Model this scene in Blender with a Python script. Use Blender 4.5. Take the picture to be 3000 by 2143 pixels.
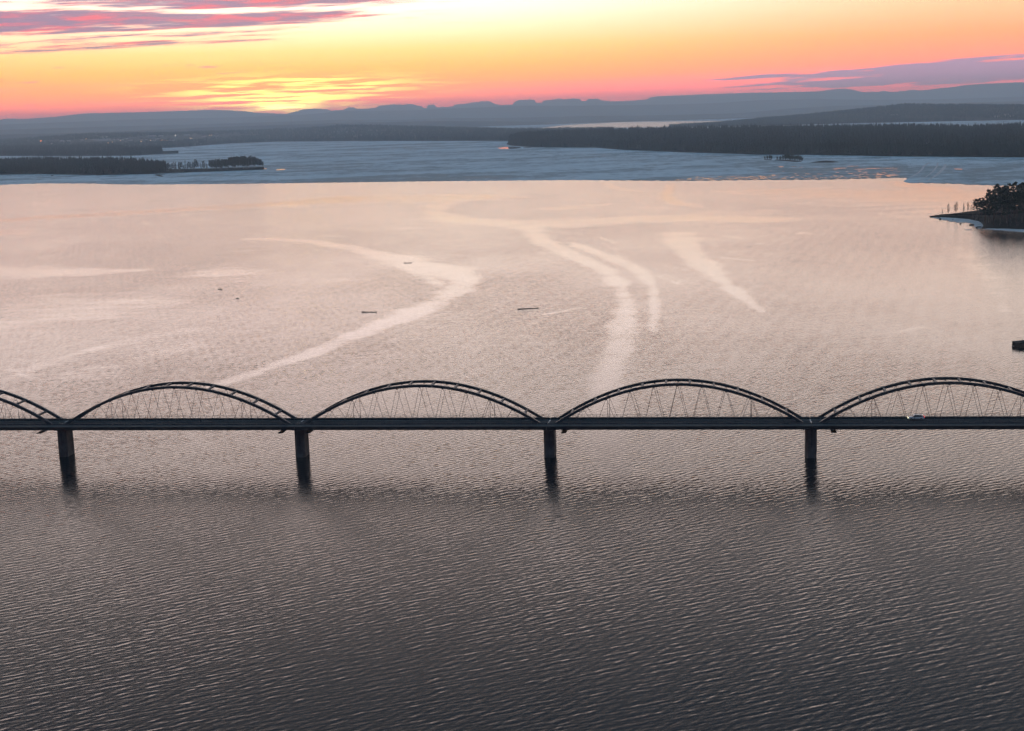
import bpy, bmesh, math, random
import numpy as np
from mathutils import Vector, Matrix
random.seed(7); RNG = np.random.default_rng(11)
R = math.radians
sc = bpy.context.scene
for o in list(bpy.data.objects): bpy.data.objects.remove(o)

# ------------------------------------------------------------------ camera
FPX, CX, CY = 4182.76, 1500.0, 1071.5            # focal length and centre in photograph pixels
PITCH, ROLL, CAMH = R(9.9486), R(-1.8531), 100.164
_d = np.array([0, math.cos(PITCH), -math.sin(PITCH)]); _r = np.array([1., 0, 0]); _u = np.cross(_r, _d)
RV = math.cos(ROLL)*_r + math.sin(ROLL)*_u
UV = -math.sin(ROLL)*_r + math.cos(ROLL)*_u
cam = bpy.data.cameras.new('camera'); camo = bpy.data.objects.new('camera', cam)
sc.collection.objects.link(camo); sc.camera = camo
cam.sensor_fit = 'HORIZONTAL'; cam.sensor_width = 36; cam.lens = FPX/3000*36
cam.clip_start = 1; cam.clip_end = 150000
M = Matrix(((RV[0], UV[0], -_d[0], 0), (RV[1], UV[1], -_d[1], 0), (RV[2], UV[2], -_d[2], CAMH), (0, 0, 0, 1)))
camo.matrix_world = M

def ray(px, py):
    v = _d*FPX + RV*(px-CX) - UV*(py-CY)
    return v/np.linalg.norm(v)
def ground(px, py, z=0.):                          # where a line of sight meets the level z
    v = ray(px, py); t = (z-CAMH)/v[2]
    return np.array([v[0]*t, v[1]*t, z])
def at_dist(px, py, dist):                         # point on a line of sight at a horizontal distance
    v = ray(px, py); t = dist/math.hypot(v[0], v[1])
    return np.array([v[0]*t, v[1]*t, CAMH+v[2]*t])
def hor(px): return 318.5+(2086.4-px)*math.tan(-ROLL)
def azel(px, py):
    v = ray(px, py); return math.degrees(math.atan2(v[0], v[1])), math.degrees(math.asin(v[2]))

# ------------------------------------------------------------------ node helper
class G:
    def __init__(s, tree): s.t = tree; s.n = tree.nodes; s.l = tree.links; s.n.clear()
    def node(s, kind, **kw):
        x = s.n.new(kind)
        for k, v in kw.items(): setattr(x, k, v)
        return x
    def put(s, sock, v):
        if hasattr(v, 'is_output'): s.l.new(v, sock)
        elif v is not None: sock.default_value = v
    def m(s, op, a, b=None, c=None, clamp=False):
        x = s.node('ShaderNodeMath', operation=op, use_clamp=clamp)
        for i, v in enumerate((a, b, c)):
            if v is not None: s.put(x.inputs[i], v)
        return x.outputs[0]
    def add(s, a, b): return s.m('ADD', a, b)
    def mul(s, a, b): return s.m('MULTIPLY', a, b)
    def sub(s, a, b): return s.m('SUBTRACT', a, b)
    def v(s, op, a, b=None):
        x = s.node('ShaderNodeVectorMath', operation=op)
        s.put(x.inputs[0], a)
        if b is not None: s.put(x.inputs['Scale' if op == 'SCALE' else 1], b)
        return x.outputs[0]
    def dot(s, a, b):
        x = s.node('ShaderNodeVectorMath', operation='DOT_PRODUCT'); s.put(x.inputs[0], a); s.put(x.inputs[1], b)
        return x.outputs['Value']
    def xyz(s, a, b, c=0.):
        x = s.node('ShaderNodeCombineXYZ')
        for i, v in enumerate((a, b, c)): s.put(x.inputs[i], v)
        return x.outputs[0]
    def sep(s, a):
        x = s.node('ShaderNodeSeparateXYZ'); s.put(x.inputs[0], a); return x.outputs
    def smooth(s, a, lo, hi, o0=0., o1=1.):
        x = s.node('ShaderNodeMapRange', interpolation_type='SMOOTHSTEP')
        for i, v in enumerate((a, lo, hi, o0, o1)): s.put(x.inputs[i], v)
        return x.outputs[0]
    def noise(s, vec, scale=1., detail=3., rough=.5, dims='3D', color=False):
        x = s.node('ShaderNodeTexNoise', noise_dimensions=dims)
        s.put(x.inputs['Vector'], vec); s.put(x.inputs['Scale'], scale); s.put(x.inputs['Detail'], detail); s.put(x.inputs['Roughness'], rough)
        return x.outputs['Color'] if color else x.outputs[0]
    def mix(s, f, a, b, mode='MIX'):
        x = s.node('ShaderNodeMix', data_type='RGBA', blend_type=mode)
        s.put(x.inputs[0], f)
        for i, v in ((6, a), (7, b)):
            s.put(x.inputs[i], (*v, 1.) if isinstance(v, tuple) and len(v) == 3 else v)
        return x.outputs[2]
    def ramp(s, f, stops):
        x = s.node('ShaderNodeValToRGB'); e = x.color_ramp.elements
        while len(e) < len(stops): e.new(.5)
        for k, (p, c) in zip(e, stops): k.position = p
        for k, (p, c) in zip(e, stops): k.position = p; k.color = (*c, 1.)
        s.put(x.inputs[0], f); return x.outputs[0]

# ------------------------------------------------------------------ sky
SUN_A, SUN_E = azel(826, 313)
def make_world():
    w = bpy.data.worlds.new('World'); sc.world = w; w.use_nodes = True
    g = G(w.node_tree)
    tc = g.node('ShaderNodeTexCoord').outputs['Generated']
    x, y, z = g.sep(tc)
    el = g.mul(g.m('ARCSINE', z), 57.29578)
    az = g.mul(g.m('ARCTAN2', x, y), 57.29578)
    dA = g.m('ABSOLUTE', g.sub(az, SUN_A))
    f = g.m('POWER', g.m('DIVIDE', g.m('MAXIMUM', el, 0.), 90.), .4, clamp=True)
    p = lambda e: (e/90.)**.4
    K = 6.5                                       # ramps hold a third
    def rp(st): return g.v('SCALE', g.ramp(f, [(p(e), tuple(c/K for c in col)) for e, col in st]), K)
    top = [(30, (.18, .22, .29)), (45, (.10, .21, .33)), (90, (.05, .16, .28))]
    near = rp([(0, (6.5, .56, .52)), (.5, (6.5, .68, .34)), (1.0, (5.0, .92, .14)), (1.5, (3.2, .92, .10)), (2.0, (2.4, 1.0, .13)), (2.7, (2.0, 1.22, .36)),
               (4.2, (2.0, 1.72, 1.32)), (7.5, (2.85, 2.32, 2.14)), (12.0, (2.5, 1.97, 1.80)), (14.4, (.78, .63, .57)), (18, (.56, .485, .46)), (23, (.30, .285, .29))]+top)
    side = rp([(0, (6.4, .72, .72)), (.8, (5.8, .68, .54)), (1.5, (3.2, .58, .28)), (2.5, (2.05, .66, .22)), (4.2, (1.7, .98, .52)),
               (7.5, (2.45, 2.0, 1.74)), (12.0, (2.2, 1.78, 1.60)), (14.4, (.75, .63, .58)), (18, (.49, .455, .45)), (23, (.25, .26, .285))]+top)
    anti = rp([(0, (.05, .07, .11)), (6, (.08, .09, .13)), (15, (.07, .11, .17)), (30, (.07, .14, .22)), (90, (.05, .16, .28))])
    c = g.mix(g.smooth(dA, 3., 29.), near, side)
    c = g.mix(g.smooth(dA, 55., 125.), c, anti)
    n6 = g.noise(g.xyz(g.mul(az, .07), g.mul(el, 2.6), 9.2), 1., 4., .5)
    hb = g.mul(g.smooth(el, 2.0, .6), g.smooth(n6, .40, .65))
    c = g.mix(g.mul(hb, .5), c, (5.2, .66, .62))
    # warm glow low round the sun, drawn out sideways
    da2 = g.m('POWER', g.m('DIVIDE', g.sub(az, SUN_A), 2.6), 2.)
    de2 = g.m('POWER', g.m('DIVIDE', g.sub(el, SUN_E+.05), .42), 2.)
    glow = g.m('EXPONENT', g.mul(g.add(da2, de2), -1.))
    wob = g.noise(g.xyz(g.mul(az, .35), g.mul(el, 7.)), 1., 4., .55)
    streak = g.smooth(wob, .46, .58)
    da3 = g.m('POWER', g.m('DIVIDE', g.sub(az, SUN_A+.4), 3.8), 2.)
    de3 = g.m('POWER', g.m('DIVIDE', g.sub(el, SUN_E+.62), .40), 2.)
    glow2 = g.m('EXPONENT', g.mul(g.add(da3, de3), -1.))
    c = g.mix(g.mul(streak, g.m('MINIMUM', g.mul(glow2, 1.8), 1.)), c, (4.6, 3.3, .5))
    c = g.mix(g.mul(g.smooth(wob, .40, .60), glow), c, (14., 9.5, 1.2))
    ds = g.add(g.m('POWER', g.m('DIVIDE', g.sub(az, SUN_A), 1.1), 2.), g.m('POWER', g.m('DIVIDE', g.sub(el, SUN_E-.02), .085), 2.))
    c = g.mix(g.mul(g.m('EXPONENT', g.mul(ds, -1.)), g.smooth(wob, .36, .5, .35, 1.)), c, (30., 23., 5.))
    # clouds: long thin streaks
    warp = g.noise(g.xyz(g.mul(az, .12), g.mul(el, .5)), 1., 2., .5)
    ev = g.add(el, g.mul(g.sub(az, -12.), -.018))
    n1 = g.noise(g.xyz(g.mul(az, .10), g.add(g.mul(ev, 2.3), g.mul(warp, .8)), 3.3), 1., 6., .62)
    n2 = g.noise(g.xyz(g.mul(az, .5), g.mul(ev, 4.2), 8.1), 1., 5., .6)
    # bank high on the left of the sun, it fades upwards and to the right
    lowedge = g.smooth(g.add(el, g.mul(g.sub(az, -14.), -.035)), 2.7, 3.9)
    bank = g.mul(g.mul(lowedge, g.smooth(az, 1., -10.)), g.smooth(el, 6.4, 4.7))
    bank = g.mul(bank, g.smooth(dA, 60., 25.))
    cov = g.smooth(g.add(n1, g.mul(bank, .20)), .56, .70)
    cov = g.mul(cov, g.smooth(bank, .02, .2))
    pink = g.mix(g.smooth(n2, .27, .58), (1.2, .11, .22), (.27, .19, .40))
    pink = g.mix(g.smooth(cov, .3, .9), (1.5, .48, .42), pink)
    c = g.mix(g.mul(cov, .95), c, pink)
    # few small purple slips low on the left
    n3 = g.noise(g.xyz(g.mul(az, .30), g.mul(ev, 5.), 1.7), 1., 5., .55)
    lowband = g.mul(g.smooth(el, .5, .9), g.smooth(el, 3.0, 2.2))
    slip = g.mul(g.mul(g.smooth(n3, .60, .66), lowband), g.smooth(az, -9., -12.))
    c = g.mix(g.mul(slip, .75), c, (1.1, .42, .5))
    # grey violet bank low on the right
    rb = g.mul(g.smooth(g.sub(el, g.mul(g.sub(az, 8.), .032)), 1.34, 1.02), g.smooth(el, .50, .90))
    rb = g.mul(rb, g.smooth(az, 4.5, 13.5))
    n4 = g.noise(g.xyz(g.mul(az, .16), g.mul(g.sub(el, g.mul(az, .03)), 3.2), 5.5), 1., 4., .55)
    rc = g.smooth(g.add(n4, g.mul(rb, .22)), .56, .64)
    c = g.mix(g.mul(g.mul(rc, g.smooth(rb, .05, .3)), .9), c, (.66, .50, .78))
    # faint high wisps
    n5 = g.noise(g.xyz(g.mul(az, .18), g.mul(g.sub(el, g.mul(az, .01)), 6.), 2.2), 1., 5., .6)
    wis = g.mul(g.smooth(n5, .60, .72), g.mul(g.smooth(el, 2.2, 3.), g.smooth(el, 6., 4.)))
    c = g.mix(g.mul(wis, .35), c, (1.1, .72, .33))
    # the physical sky adds its own low twilight
    sky = g.node('ShaderNodeTexSky', sky_type='NISHITA', sun_disc=False)
    sky.sun_elevation = R(1.0); sky.sun_rotation = R(SUN_A); sky.altitude = 100; sky.dust_density = 2
    c = g.v('ADD', c, g.v('SCALE', sky.outputs[0], .012))
    bg = g.node('ShaderNodeBackground'); g.put(bg.inputs[0], c); bg.inputs[1].default_value = 1.
    out = g.node('ShaderNodeOutputWorld'); g.l.new(bg.outputs[0], out.inputs[0])
    w.cycles.sampling_method = 'MANUAL'; w.cycles.sample_map_resolution = 1024
make_world()

sun = bpy.data.lights.new('sun', 'SUN'); suno = bpy.data.objects.new('sun', sun); sc.collection.objects.link(suno)
sun.energy = .6; sun.angle = R(.53); sun.color = (1., .45, .16)
LAMP_E = .12                                      # the disc has gone down to the ridge
sd = Vector((math.sin(R(SUN_A))*math.cos(R(LAMP_E)), math.cos(R(SUN_A))*math.cos(R(LAMP_E)), math.sin(R(LAMP_E))))
suno.rotation_euler = sd.to_track_quat('Z', 'Y').to_euler(); suno.location = (0, 0, 400)

vs = sc.view_settings; vs.view_transform = 'Standard'; vs.look = 'None'; vs.exposure = 0; vs.gamma = 1; vs.use_curve_mapping = False
cy = sc.cycles
cy.use_denoising = True; cy.max_bounces = 4; cy.diffuse_bounces = 2; cy.glossy_bounces = 2; cy.volume_bounces = 1; cy.adaptive_threshold = .025
cy.transparent_max_bounces = 8; cy.caustics_reflective = False; cy.caustics_refractive = False; cy.sample_clamp_indirect = 6

# ------------------------------------------------------------------ mesh helpers
col = sc.collection
def link(name, me, parent=None, mat=None, loc=None):
    o = bpy.data.objects.new(name, me); col.objects.link(o)
    if mat and me: me.materials.clear(); me.materials.append(mat)
    if parent: o.parent = parent
    if loc is not None: o.location = loc
    return o
def tag(o, label=None, cat=None, group=None, kind=None):
    for k, v in (('label', label), ('category', cat), ('group', group), ('kind', kind)):
        if v: o[k] = v
    return o
def empty(name, loc=(0, 0, 0), rz=0):
    o = bpy.data.objects.new(name, None); col.objects.link(o); o.location = loc; o.rotation_euler = (0, 0, rz); o.empty_display_size = 1
    return o
def mesh_np(name, V, F):
    V = np.asarray(V, np.float32); F = np.asarray(F, np.int32); n = F.shape[1]
    me = bpy.data.meshes.new(name)
    me.vertices.add(len(V)); me.vertices.foreach_set('co', V.ravel())
    me.loops.add(F.size); me.loops.foreach_set('vertex_index', F.ravel())
    me.polygons.add(len(F)); me.polygons.foreach_set('loop_start', np.arange(0, F.size, n, dtype=np.int32))
    me.update(calc_edges=True); return me
def grid_faces(nr, nc):
    i = np.arange(nr-1)[:, None]*nc+np.arange(nc-1)[None, :]; i = i.ravel()
    return np.stack([i, i+1, i+1+nc, i+nc], 1)
def smooth_me(me): me.polygons.foreach_set('use_smooth', np.ones(len(me.polygons), bool)); return me
class B:
    """collects boxes, bars and tubes into one mesh"""
    def __init__(s): s.V = []; s.F = []
    def raw(s, V, F):
        k = len(s.V); s.V += [tuple(map(float, v)) for v in V]; s.F += [tuple(i+k for i in f) for f in F]; return s
    def box(s, c, d, taper=1.):
        x, y, z = c; a, b, h = d[0]/2, d[1]/2, d[2]/2; t = taper
        V = [(x-a, y-b, z-h), (x+a, y-b, z-h), (x+a, y+b, z-h), (x-a, y+b, z-h), (x-a*t, y-b*t, z+h), (x+a*t, y-b*t, z+h), (x+a*t, y+b*t, z+h), (x-a*t, y+b*t, z+h)]
        return s.raw(V, [(0, 3, 2, 1), (4, 5, 6, 7), (0, 1, 5, 4), (1, 2, 6, 5), (2, 3, 7, 6), (3, 0, 4, 7)])
    def tube(s, p, q, r0, r1=None, n=6, cap=True):
        p = Vector(p); q = Vector(q); r1 = r0 if r1 is None else r1
        d = (q-p).normalized(); a = d.orthogonal().normalized(); b = d.cross(a)
        V = []
        for c, r in ((p, r0), (q, r1)):
            for i in range(n):
                t = 2*math.pi*i/n; V.append(c+(a*math.cos(t)+b*math.sin(t))*r)
        F = [(i, (i+1) % n, n+(i+1) % n, n+i) for i in range(n)]
        if cap: F += [tuple(range(n-1, -1, -1)), tuple(range(n, 2*n))]
        return s.raw(V, F)
    def me(s, name='m'):
        m = bpy.data.meshes.new(name); m.from_pydata(s.V, [], s.F); m.update(); return m
    def obj(s, name, mat, parent=None, loc=None): return link(name, s.me(name), parent, mat, loc)
def bevel(me, w, seg=1):
    bm = bmesh.new(); bm.from_mesh(me)
    bmesh.ops.bevel(bm, geom=[e for e in bm.edges if len(e.link_faces) == 2 and e.calc_face_angle(0) > .5], offset=w, segments=seg, affect='EDGES', profile=.6)
    bm.to_mesh(me); bm.free(); return me
def wav(x, y=0., seed=0, n=7, lo=1., hi=8.):
    """cheap smooth pseudo noise in -1..1 (numpy)"""
    r = np.random.default_rng(seed); s = 0
    for k in range(n):
        f = lo*(hi/lo)**(k/(n-1)); a, p = r.uniform(0, 6.28, 2)
        s = s+np.sin((np.cos(a)*x+np.sin(a)*y)*f+p)/f**.6*lo**.6
    return s/n*1.8

# ------------------------------------------------------------------ materials
def mat(name, color, rough=.7, metal=0., var=.25, scale=1., spec=.5, emit=None, bump=0.):
    m = bpy.data.materials.new(name); m.use_nodes = True; g = G(m.node_tree)
    b = g.node('ShaderNodeBsdfPrincipled'); o = g.node('ShaderNodeOutputMaterial'); g.l.new(b.outputs[0], o.inputs[0])
    pos = g.node('ShaderNodeNewGeometry').outputs['Position']
    n = g.noise(pos, scale, 5., .6)
    c0 = tuple(c*(1-var) for c in color); c1 = tuple(min(1, c*(1+var)) for c in color)
    g.put(b.inputs['Base Color'], g.mix(g.smooth(n, .3, .7), c0, c1))
    g.put(b.inputs['Roughness'], g.smooth(n, .2, .8, max(.02, rough-.12), min(1, rough+.12)))
    b.inputs['Metallic'].default_value = metal; b.inputs['Specular IOR Level'].default_value = spec
    if bump:
        bp = g.node('ShaderNodeBump'); bp.inputs['Strength'].default_value = bump; bp.inputs['Distance'].default_value = .05; g.put(bp.inputs['Height'], n)
        g.l.new(bp.outputs[0], b.inputs['Normal'])
    if emit:
        b.inputs['Emission Color'].default_value = (*emit[0], 1); b.inputs['Emission Strength'].default_value = emit[1]
    return m
MT = dict(
    steel=mat('painted_steel', (.024, .044, .060), .45, .0, .15, .8),
    cable=mat('hanger_steel', (.07, .075, .09), .45, .4, .1, 2.),
    rail=mat('galvanised_rail', (.16, .18, .19), .5, .5, .15, 3.),
    asphalt=mat('asphalt', (.055, .058, .06), .85, 0, .3, .7),
    path=mat('walkway_asphalt', (.085, .10, .105), .85, 0, .25, .9),
    kerb=mat('kerb_concrete', (.16, .18, .185), .85, 0, .25, 1.4),
    fascia=mat('edge_steel', (.018, .022, .028), .6, 0, .3, .6),
    pier=mat('pier_concrete', (.12, .125, .13), .85, 0, .3, .5, bump=.3),
    joint=mat('joint_metal', (.75, .75, .72), .4, .3, .1, 4.),
    white=mat('white_paint', (.72, .74, .76), .25, 0, .04, 2.),
    glass=mat('dark_glass', (.012, .015, .018), .05, 0, .1, 1.),
    rubber=mat('tyre_rubber', (.015, .015, .016), .8, 0, .2, 4.),
    alloy=mat('alloy', (.4, .41, .42), .35, .8, .1, 4.),
    trim=mat('black_trim', (.02, .02, .022), .6, 0, .1, 4.),
    head=mat('headlamp_lit', (.9, .85, .6), .3, 0, .05, 2., emit=((1., .9, .55), 3.)),
    tail=mat('tail_lamp_lit', (.6, .02, .02), .3, 0, .05, 2., emit=((1., .03, .03), 1.2)),
    cloth=mat('dark_clothing', (.012, .012, .016), .9, 0, .2, 8.),
    hair=mat('dark_hair', (.015, .011, .009), .7, 0, .2, 20.),
    needle=mat('pine_needles', (.022, .036, .020), .8, 0, .45, .35, .2),
    twig=mat('bare_twigs', (.075, .060, .048), .85, 0, .35, .3, .2),
    alder=mat('alder_crown', (.045, .055, .035), .85, 0, .4, .3, .2),
    bark=mat('pine_bark', (.09, .06, .045), .9, 0, .4, 1.5),
    birch=mat('birch_bark', (.40, .38, .35), .8, 0, .4, 1.2),
    forest=mat('spruce_forest', (.018, .034, .030), .85, 0, .5, .012, .1),
    bushes=mat('willow_thicket', (.040, .055, .030), .85, 0, .4, .25, .2),
    hill=mat('hill_forest', (.022, .034, .030), .9, 0, .5, .0012, .1),
    rock=mat('shore_rock', (.10, .10, .10), .9, 0, .4, .8, bump=.4),
    log=mat('wet_log', (.09, .072, .062), .6, 0, .4, 2.),
    timber=mat('old_timber', (.035, .028, .024), .8, 0, .4, 1.5, bump=.4),
    wall_pale=mat('pale_wall', (.55, .55, .52), .8, 0, .1, .2),
    wall_red=mat('red_wall', (.30, .05, .035), .8, 0, .15, .2),
    wall_grey=mat('grey_wall', (.28, .30, .31), .8, 0, .15, .2),
    roof_dark=mat('dark_roof', (.07, .07, .075), .7, 0, .2, .3),
    roof_pale=mat('pale_roof', (.50, .52, .50), .6, 0, .15, .3),
    lamp=mat('lamp_lit', (.9, .8, .5), .3, 0, .05, 1., emit=((1., .62, .25), 7.)),
    lamp_white=mat('floodlight_lit', (.9, .9, .8), .3, 0, .05, 1., emit=((1., .93, .80), 3.)),
    fire=mat('orange_lamp_lit', (.9, .3, .1), .3, 0, .05, 1., emit=((1., .25, .04), 10.)),
)
def ground_mat(name, soil, snow, amount, sc_=.004):
    m = bpy.data.materials.new(name); m.use_nodes = True; g = G(m.node_tree)
    b = g.node('ShaderNodeBsdfPrincipled'); o = g.node('ShaderNodeOutputMaterial'); g.l.new(b.outputs[0], o.inputs[0])
    pos = g.node('ShaderNodeNewGeometry').outputs['Position']
    n = g.noise(pos, sc_, 6., .65); k = g.noise(pos, sc_*9, 4., .6)
    c = g.mix(g.smooth(k, .3, .7), tuple(v*.6 for v in soil), tuple(v*1.4 for v in soil))
    g.put(b.inputs['Base Color'], g.mix(g.smooth(n, 1-amount, 1-amount+.06), c, snow))
    b.inputs['Roughness'].default_value = .95; b.inputs['Specular IOR Level'].default_value = .1
    return m
MT['land'] = ground_mat('forest_floor', (.032, .034, .028), (.42, .44, .46), .34)
MT['open'] = ground_mat('thawing_fields', (.06, .065, .06), (.30, .34, .36), .40, .0015)
MT['point'] = ground_mat('heath_ground', (.035, .030, .024), (.45, .48, .50), .22, .05)

def water_mat(name, waves=True):
    m = bpy.data.materials.new(name); m.use_nodes = True; g = G(m.node_tree)
    b = g.node('ShaderNodeBsdfPrincipled'); o = g.node('ShaderNodeOutputMaterial'); g.l.new(b.outputs[0], o.inputs[0])
    b.inputs['Base Color'].default_value = (.006, .012, .018, 1); b.inputs['IOR'].default_value = 1.333
    b.inputs['Roughness'].default_value = .05
    pos = g.node('ShaderNodeNewGeometry').outputs['Position']
    x, y, z = g.sep(pos)
    if waves:
        at = g.node('ShaderNodeAttribute', attribute_name='calm').outputs['Fac']
        edge = g.noise(g.xyz(g.mul(x, .012), g.mul(y, .03)), 1., 6., .72)
        calm = g.smooth(g.add(at, g.mul(g.sub(edge, .5), 1.7)), .08, 1.2)
        gust = g.noise(g.xyz(g.mul(x, .0045), g.mul(y, .0022)), 1., 4., .6)
        amp = g.smooth(gust, .34, .66, .55, 1.35)
        amp = g.mul(amp, g.smooth(calm, 0., 1., 1., .36))
        wx = g.mul(g.sub(g.noise(pos, .09, 2., .5), .5), 12.)      # bends the crests
        tot = None; r = random.Random(21)
        for q in range(16):                            # a train of short wind waves, each with its own heading
            lam = .72*(2.5/.72)**((q+.5)/16); a = R(24+r.gauss(0, 15)); k = 6.2832/lam
            dx, dy = -math.sin(a), math.cos(a)
            ph = g.m('ADD', g.m('MULTIPLY_ADD', x, k*dx, g.m('MULTIPLY_ADD', y, k*dy, r.uniform(0, 6.28))), g.mul(wx, (1. if q % 2 else -.6)*r.uniform(.6, 1.2)))
            A = SLOPE*(.75+.5*(q/16))
            t = g.mul(g.m('COSINE', ph), A)
            t = g.xyz(g.mul(t, dx), g.mul(t, dy))
            tot = t if tot is None else g.v('ADD', tot, t)
        rip = g.v('SUBTRACT', g.noise(g.xyz(g.mul(x, .5), g.mul(y, 1.)), 4.5, 0., .5, color=True), (.5, .5, .5))
        rip = g.v('MULTIPLY', rip, (.06, .09, 0.))
        tot = g.v('ADD', tot, rip)
        tot = g.v('SCALE', tot, amp)
        nv = g.v('NORMALIZE', g.v('SUBTRACT', (0., 0., 1.), g.v('MULTIPLY', tot, (1., 1., 0.))))
        g.put(b.inputs['Normal'], nv)
        g.put(b.inputs['Roughness'], g.smooth(calm, 0., 1., .155, .11))
    return m
SLOPE = .0165
MT['water'] = water_mat('river_water')
MT['pond'] = water_mat('melt_water', False)
MT['lake'] = water_mat('lake_water', False); MT['lake'].node_tree.nodes['Principled BSDF'].inputs['Roughness'].default_value = .28

def ice_mat():
    m = bpy.data.materials.new('lake_ice'); m.use_nodes = True; g = G(m.node_tree)
    b = g.node('ShaderNodeBsdfPrincipled'); o = g.node('ShaderNodeOutputMaterial'); g.l.new(b.outputs[0], o.inputs[0])
    pos = g.node('ShaderNodeNewGeometry').outputs['Position']; x, y, z = g.sep(pos)
    big = g.noise(g.xyz(g.mul(x, .0016), g.mul(y, .0035)), 1., 5., .6)
    mid = g.noise(g.xyz(g.mul(x, .012), g.mul(y, .010)), 1., 6., .7)
    fine = g.noise(g.xyz(g.mul(x, .06), g.mul(y, .03)), 1., 4., .7)
    dk = g.node('ShaderNodeAttribute', attribute_name='dirty').outputs['Fac']
    t = g.add(g.add(g.mul(g.sub(big, .5), 1.6), g.mul(g.sub(mid, .5), 1.5)), g.mul(g.sub(fine, .5), 1.1))
    t = g.sub(g.add(t, .60), dk)
    c = g.mix(g.smooth(t, .28, .80), (.19, .32, .37), (.72, .86, .92))
    g.put(b.inputs['Base Color'], c); g.put(b.inputs['Roughness'], g.smooth(t, 0., .8, .55, .9))
    b.inputs['Specular IOR Level'].default_value = .25
    return m
MT['ice'] = ice_mat()
MT['snow'] = mat('shore_ice_snow', (.62, .66, .68), .8, 0, .25, .12)

# ------------------------------------------------------------------ ground, water, ice
link('ground', mesh_np('ground', [(-42000, -6000, -3), (42000, -6000, -3), (42000, 40500, -3), (-42000, 40500, -3)], [(0, 1, 2, 3)]), None, MT['open'])['kind'] = 'structure'

def slick(pts):                                   # centre line and half widths, traced and laid on the water
    P = []; W = []
    for i, (x, y, w) in enumerate(pts):
        x, y, w = x*1.3197, y*1.3197, w*1.3197
        a = pts[max(0, i-1)]; c = pts[min(len(pts)-1, i+1)]
        tx, ty = c[0]-a[0], c[1]-a[1]; L = math.hypot(tx, ty); nx, ny = -ty/L, tx/L
        g0 = ground(x+nx*w, y+ny*w); g1 = ground(x-nx*w, y-ny*w)
        ta, tc = ground(a[0]*1.3197, a[1]*1.3197), ground(c[0]*1.3197, c[1]*1.3197); td = (tc-ta)[:2]; td /= np.linalg.norm(td)
        P.append(ground(x, y)[:2]); W.append(max(2.5, abs(float((g0-g1)[0]*-td[1]+(g0-g1)[1]*td[0]))/2))
    return np.array(P), np.array(W)
SLICKS = [
    ([(-60, 494, 4), (0, 490, 4), (300, 472, 5), (600, 455, 6), (800, 443, 8), (1000, 440, 8), (1075, 440, 5)], 1.),
    ([(1030, 442, 8), (975, 455, 14), (960, 472, 18), (1010, 488, 12), (1110, 494, 11), (1175, 505, 15), (1200, 535, 13), (1270, 568, 13), (1340, 598, 15), (1378, 635, 16), (1392, 680, 22), (1385, 720, 30),
      (1370, 790, 36), (1345, 850, 40), (1335, 920, 44), (1350, 1000, 46), (1375, 1070, 46)], .9),
    ([(1200, 500, 10), (1240, 495, 9), (1400, 488, 8), (1550, 485, 7), (1700, 488, 6)], 1.),
    ([(1270, 540, 6), (1350, 570, 10), (1420, 600, 11), (1450, 640, 14), (1454, 690, 12), (1448, 735, 4)], .85),
    ([(1505, 518, 36), (1520, 548, 24), (1560, 588, 20), (1620, 638, 13), (1692, 692, 5)], 1.),
    ([(1490, 408, 12), (1478, 436, 14), (1500, 452, 9), (1550, 459, 4)], 1.),
    ([(560, 530, 3), (680, 535, 4), (800, 555, 8), (900, 580, 17), (980, 603, 22), (1035, 622, 20), (1010, 650, 18), (930, 690, 15), (800, 740, 13), (680, 790, 10), (560, 830, 7), (470, 860, 5)], 1.),
    ([(880, 585, 8), (940, 610, 12), (980, 635, 10)], .8),
    ([(-60, 598, 12), (60, 604, 14), (200, 605, 8), (300, 600, 5)], .9),
    ([(0, 850, 6), (120, 800, 8), (260, 762, 8), (420, 735, 6)], .6),
    ([(180, 830, 14), (300, 800, 14), (430, 770, 14), (440, 750, 8)], .55),
    ([(-60, 700, 40), (100, 690, 35), (260, 670, 20)], .6),
    ([(400, 640, 16), (520, 620, 12), (700, 625, 12)], .4),
    ([(500, 606, 10), (560, 604, 6)], .7),
    ([(1340, 405, 5), (1370, 420, 6), (1420, 425, 4)], .7),
    ([(1260, 462, 6), (1330, 455, 4)], .7), ([(1580, 470, 3), (1640, 474, 6), (1700, 468, 3)], .6),
    ([(1750, 425, 12), (1950, 432, 22), (2150, 445, 30), (2330, 460, 40)], .8),
    ([(2000, 405, 10), (2160, 440, 24), (2300, 470, 24)], .8),
    ([(430, 960, 26), (470, 1020, 30), (480, 1080, 20)], .45),
    ([(560, 1180, 18), (700, 1130, 18)], .35), ([(1800, 1120, 24), (1980, 1180, 24), (2100, 1300, 20)], .35),
    ([(2120, 545, 22), (2190, 600, 26), (2230, 690, 16)], .5),
    ([(450, 690, 8), (560, 700, 6), (640, 660, 8)], .4), ([(0, 520, 10), (40, 512, 7)], .8),
]
_w = random.Random(9)
for _k in range(70):                                   # short wisps of smooth water
    _x, _y = (_w.uniform(1150, 1800), _w.uniform(500, 620)) if _k < 34 else (_w.uniform(0, 2200), _w.uniform(420, 840))
    _l = _w.uniform(14, 50); _a = R(_w.uniform(5, 28) if _k < 34 else _w.uniform(-20, 24))
    SLICKS.append(([(_x, _y, 1.2), (_x+_l*math.cos(_a), _y+_l*math.sin(_a)*.7, _w.uniform(1.5, 3.5)), (_x+2*_l*math.cos(_a), _y+2*_l*math.sin(_a)*.8, 1.)], _w.uniform(.35, .7)))
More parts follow.
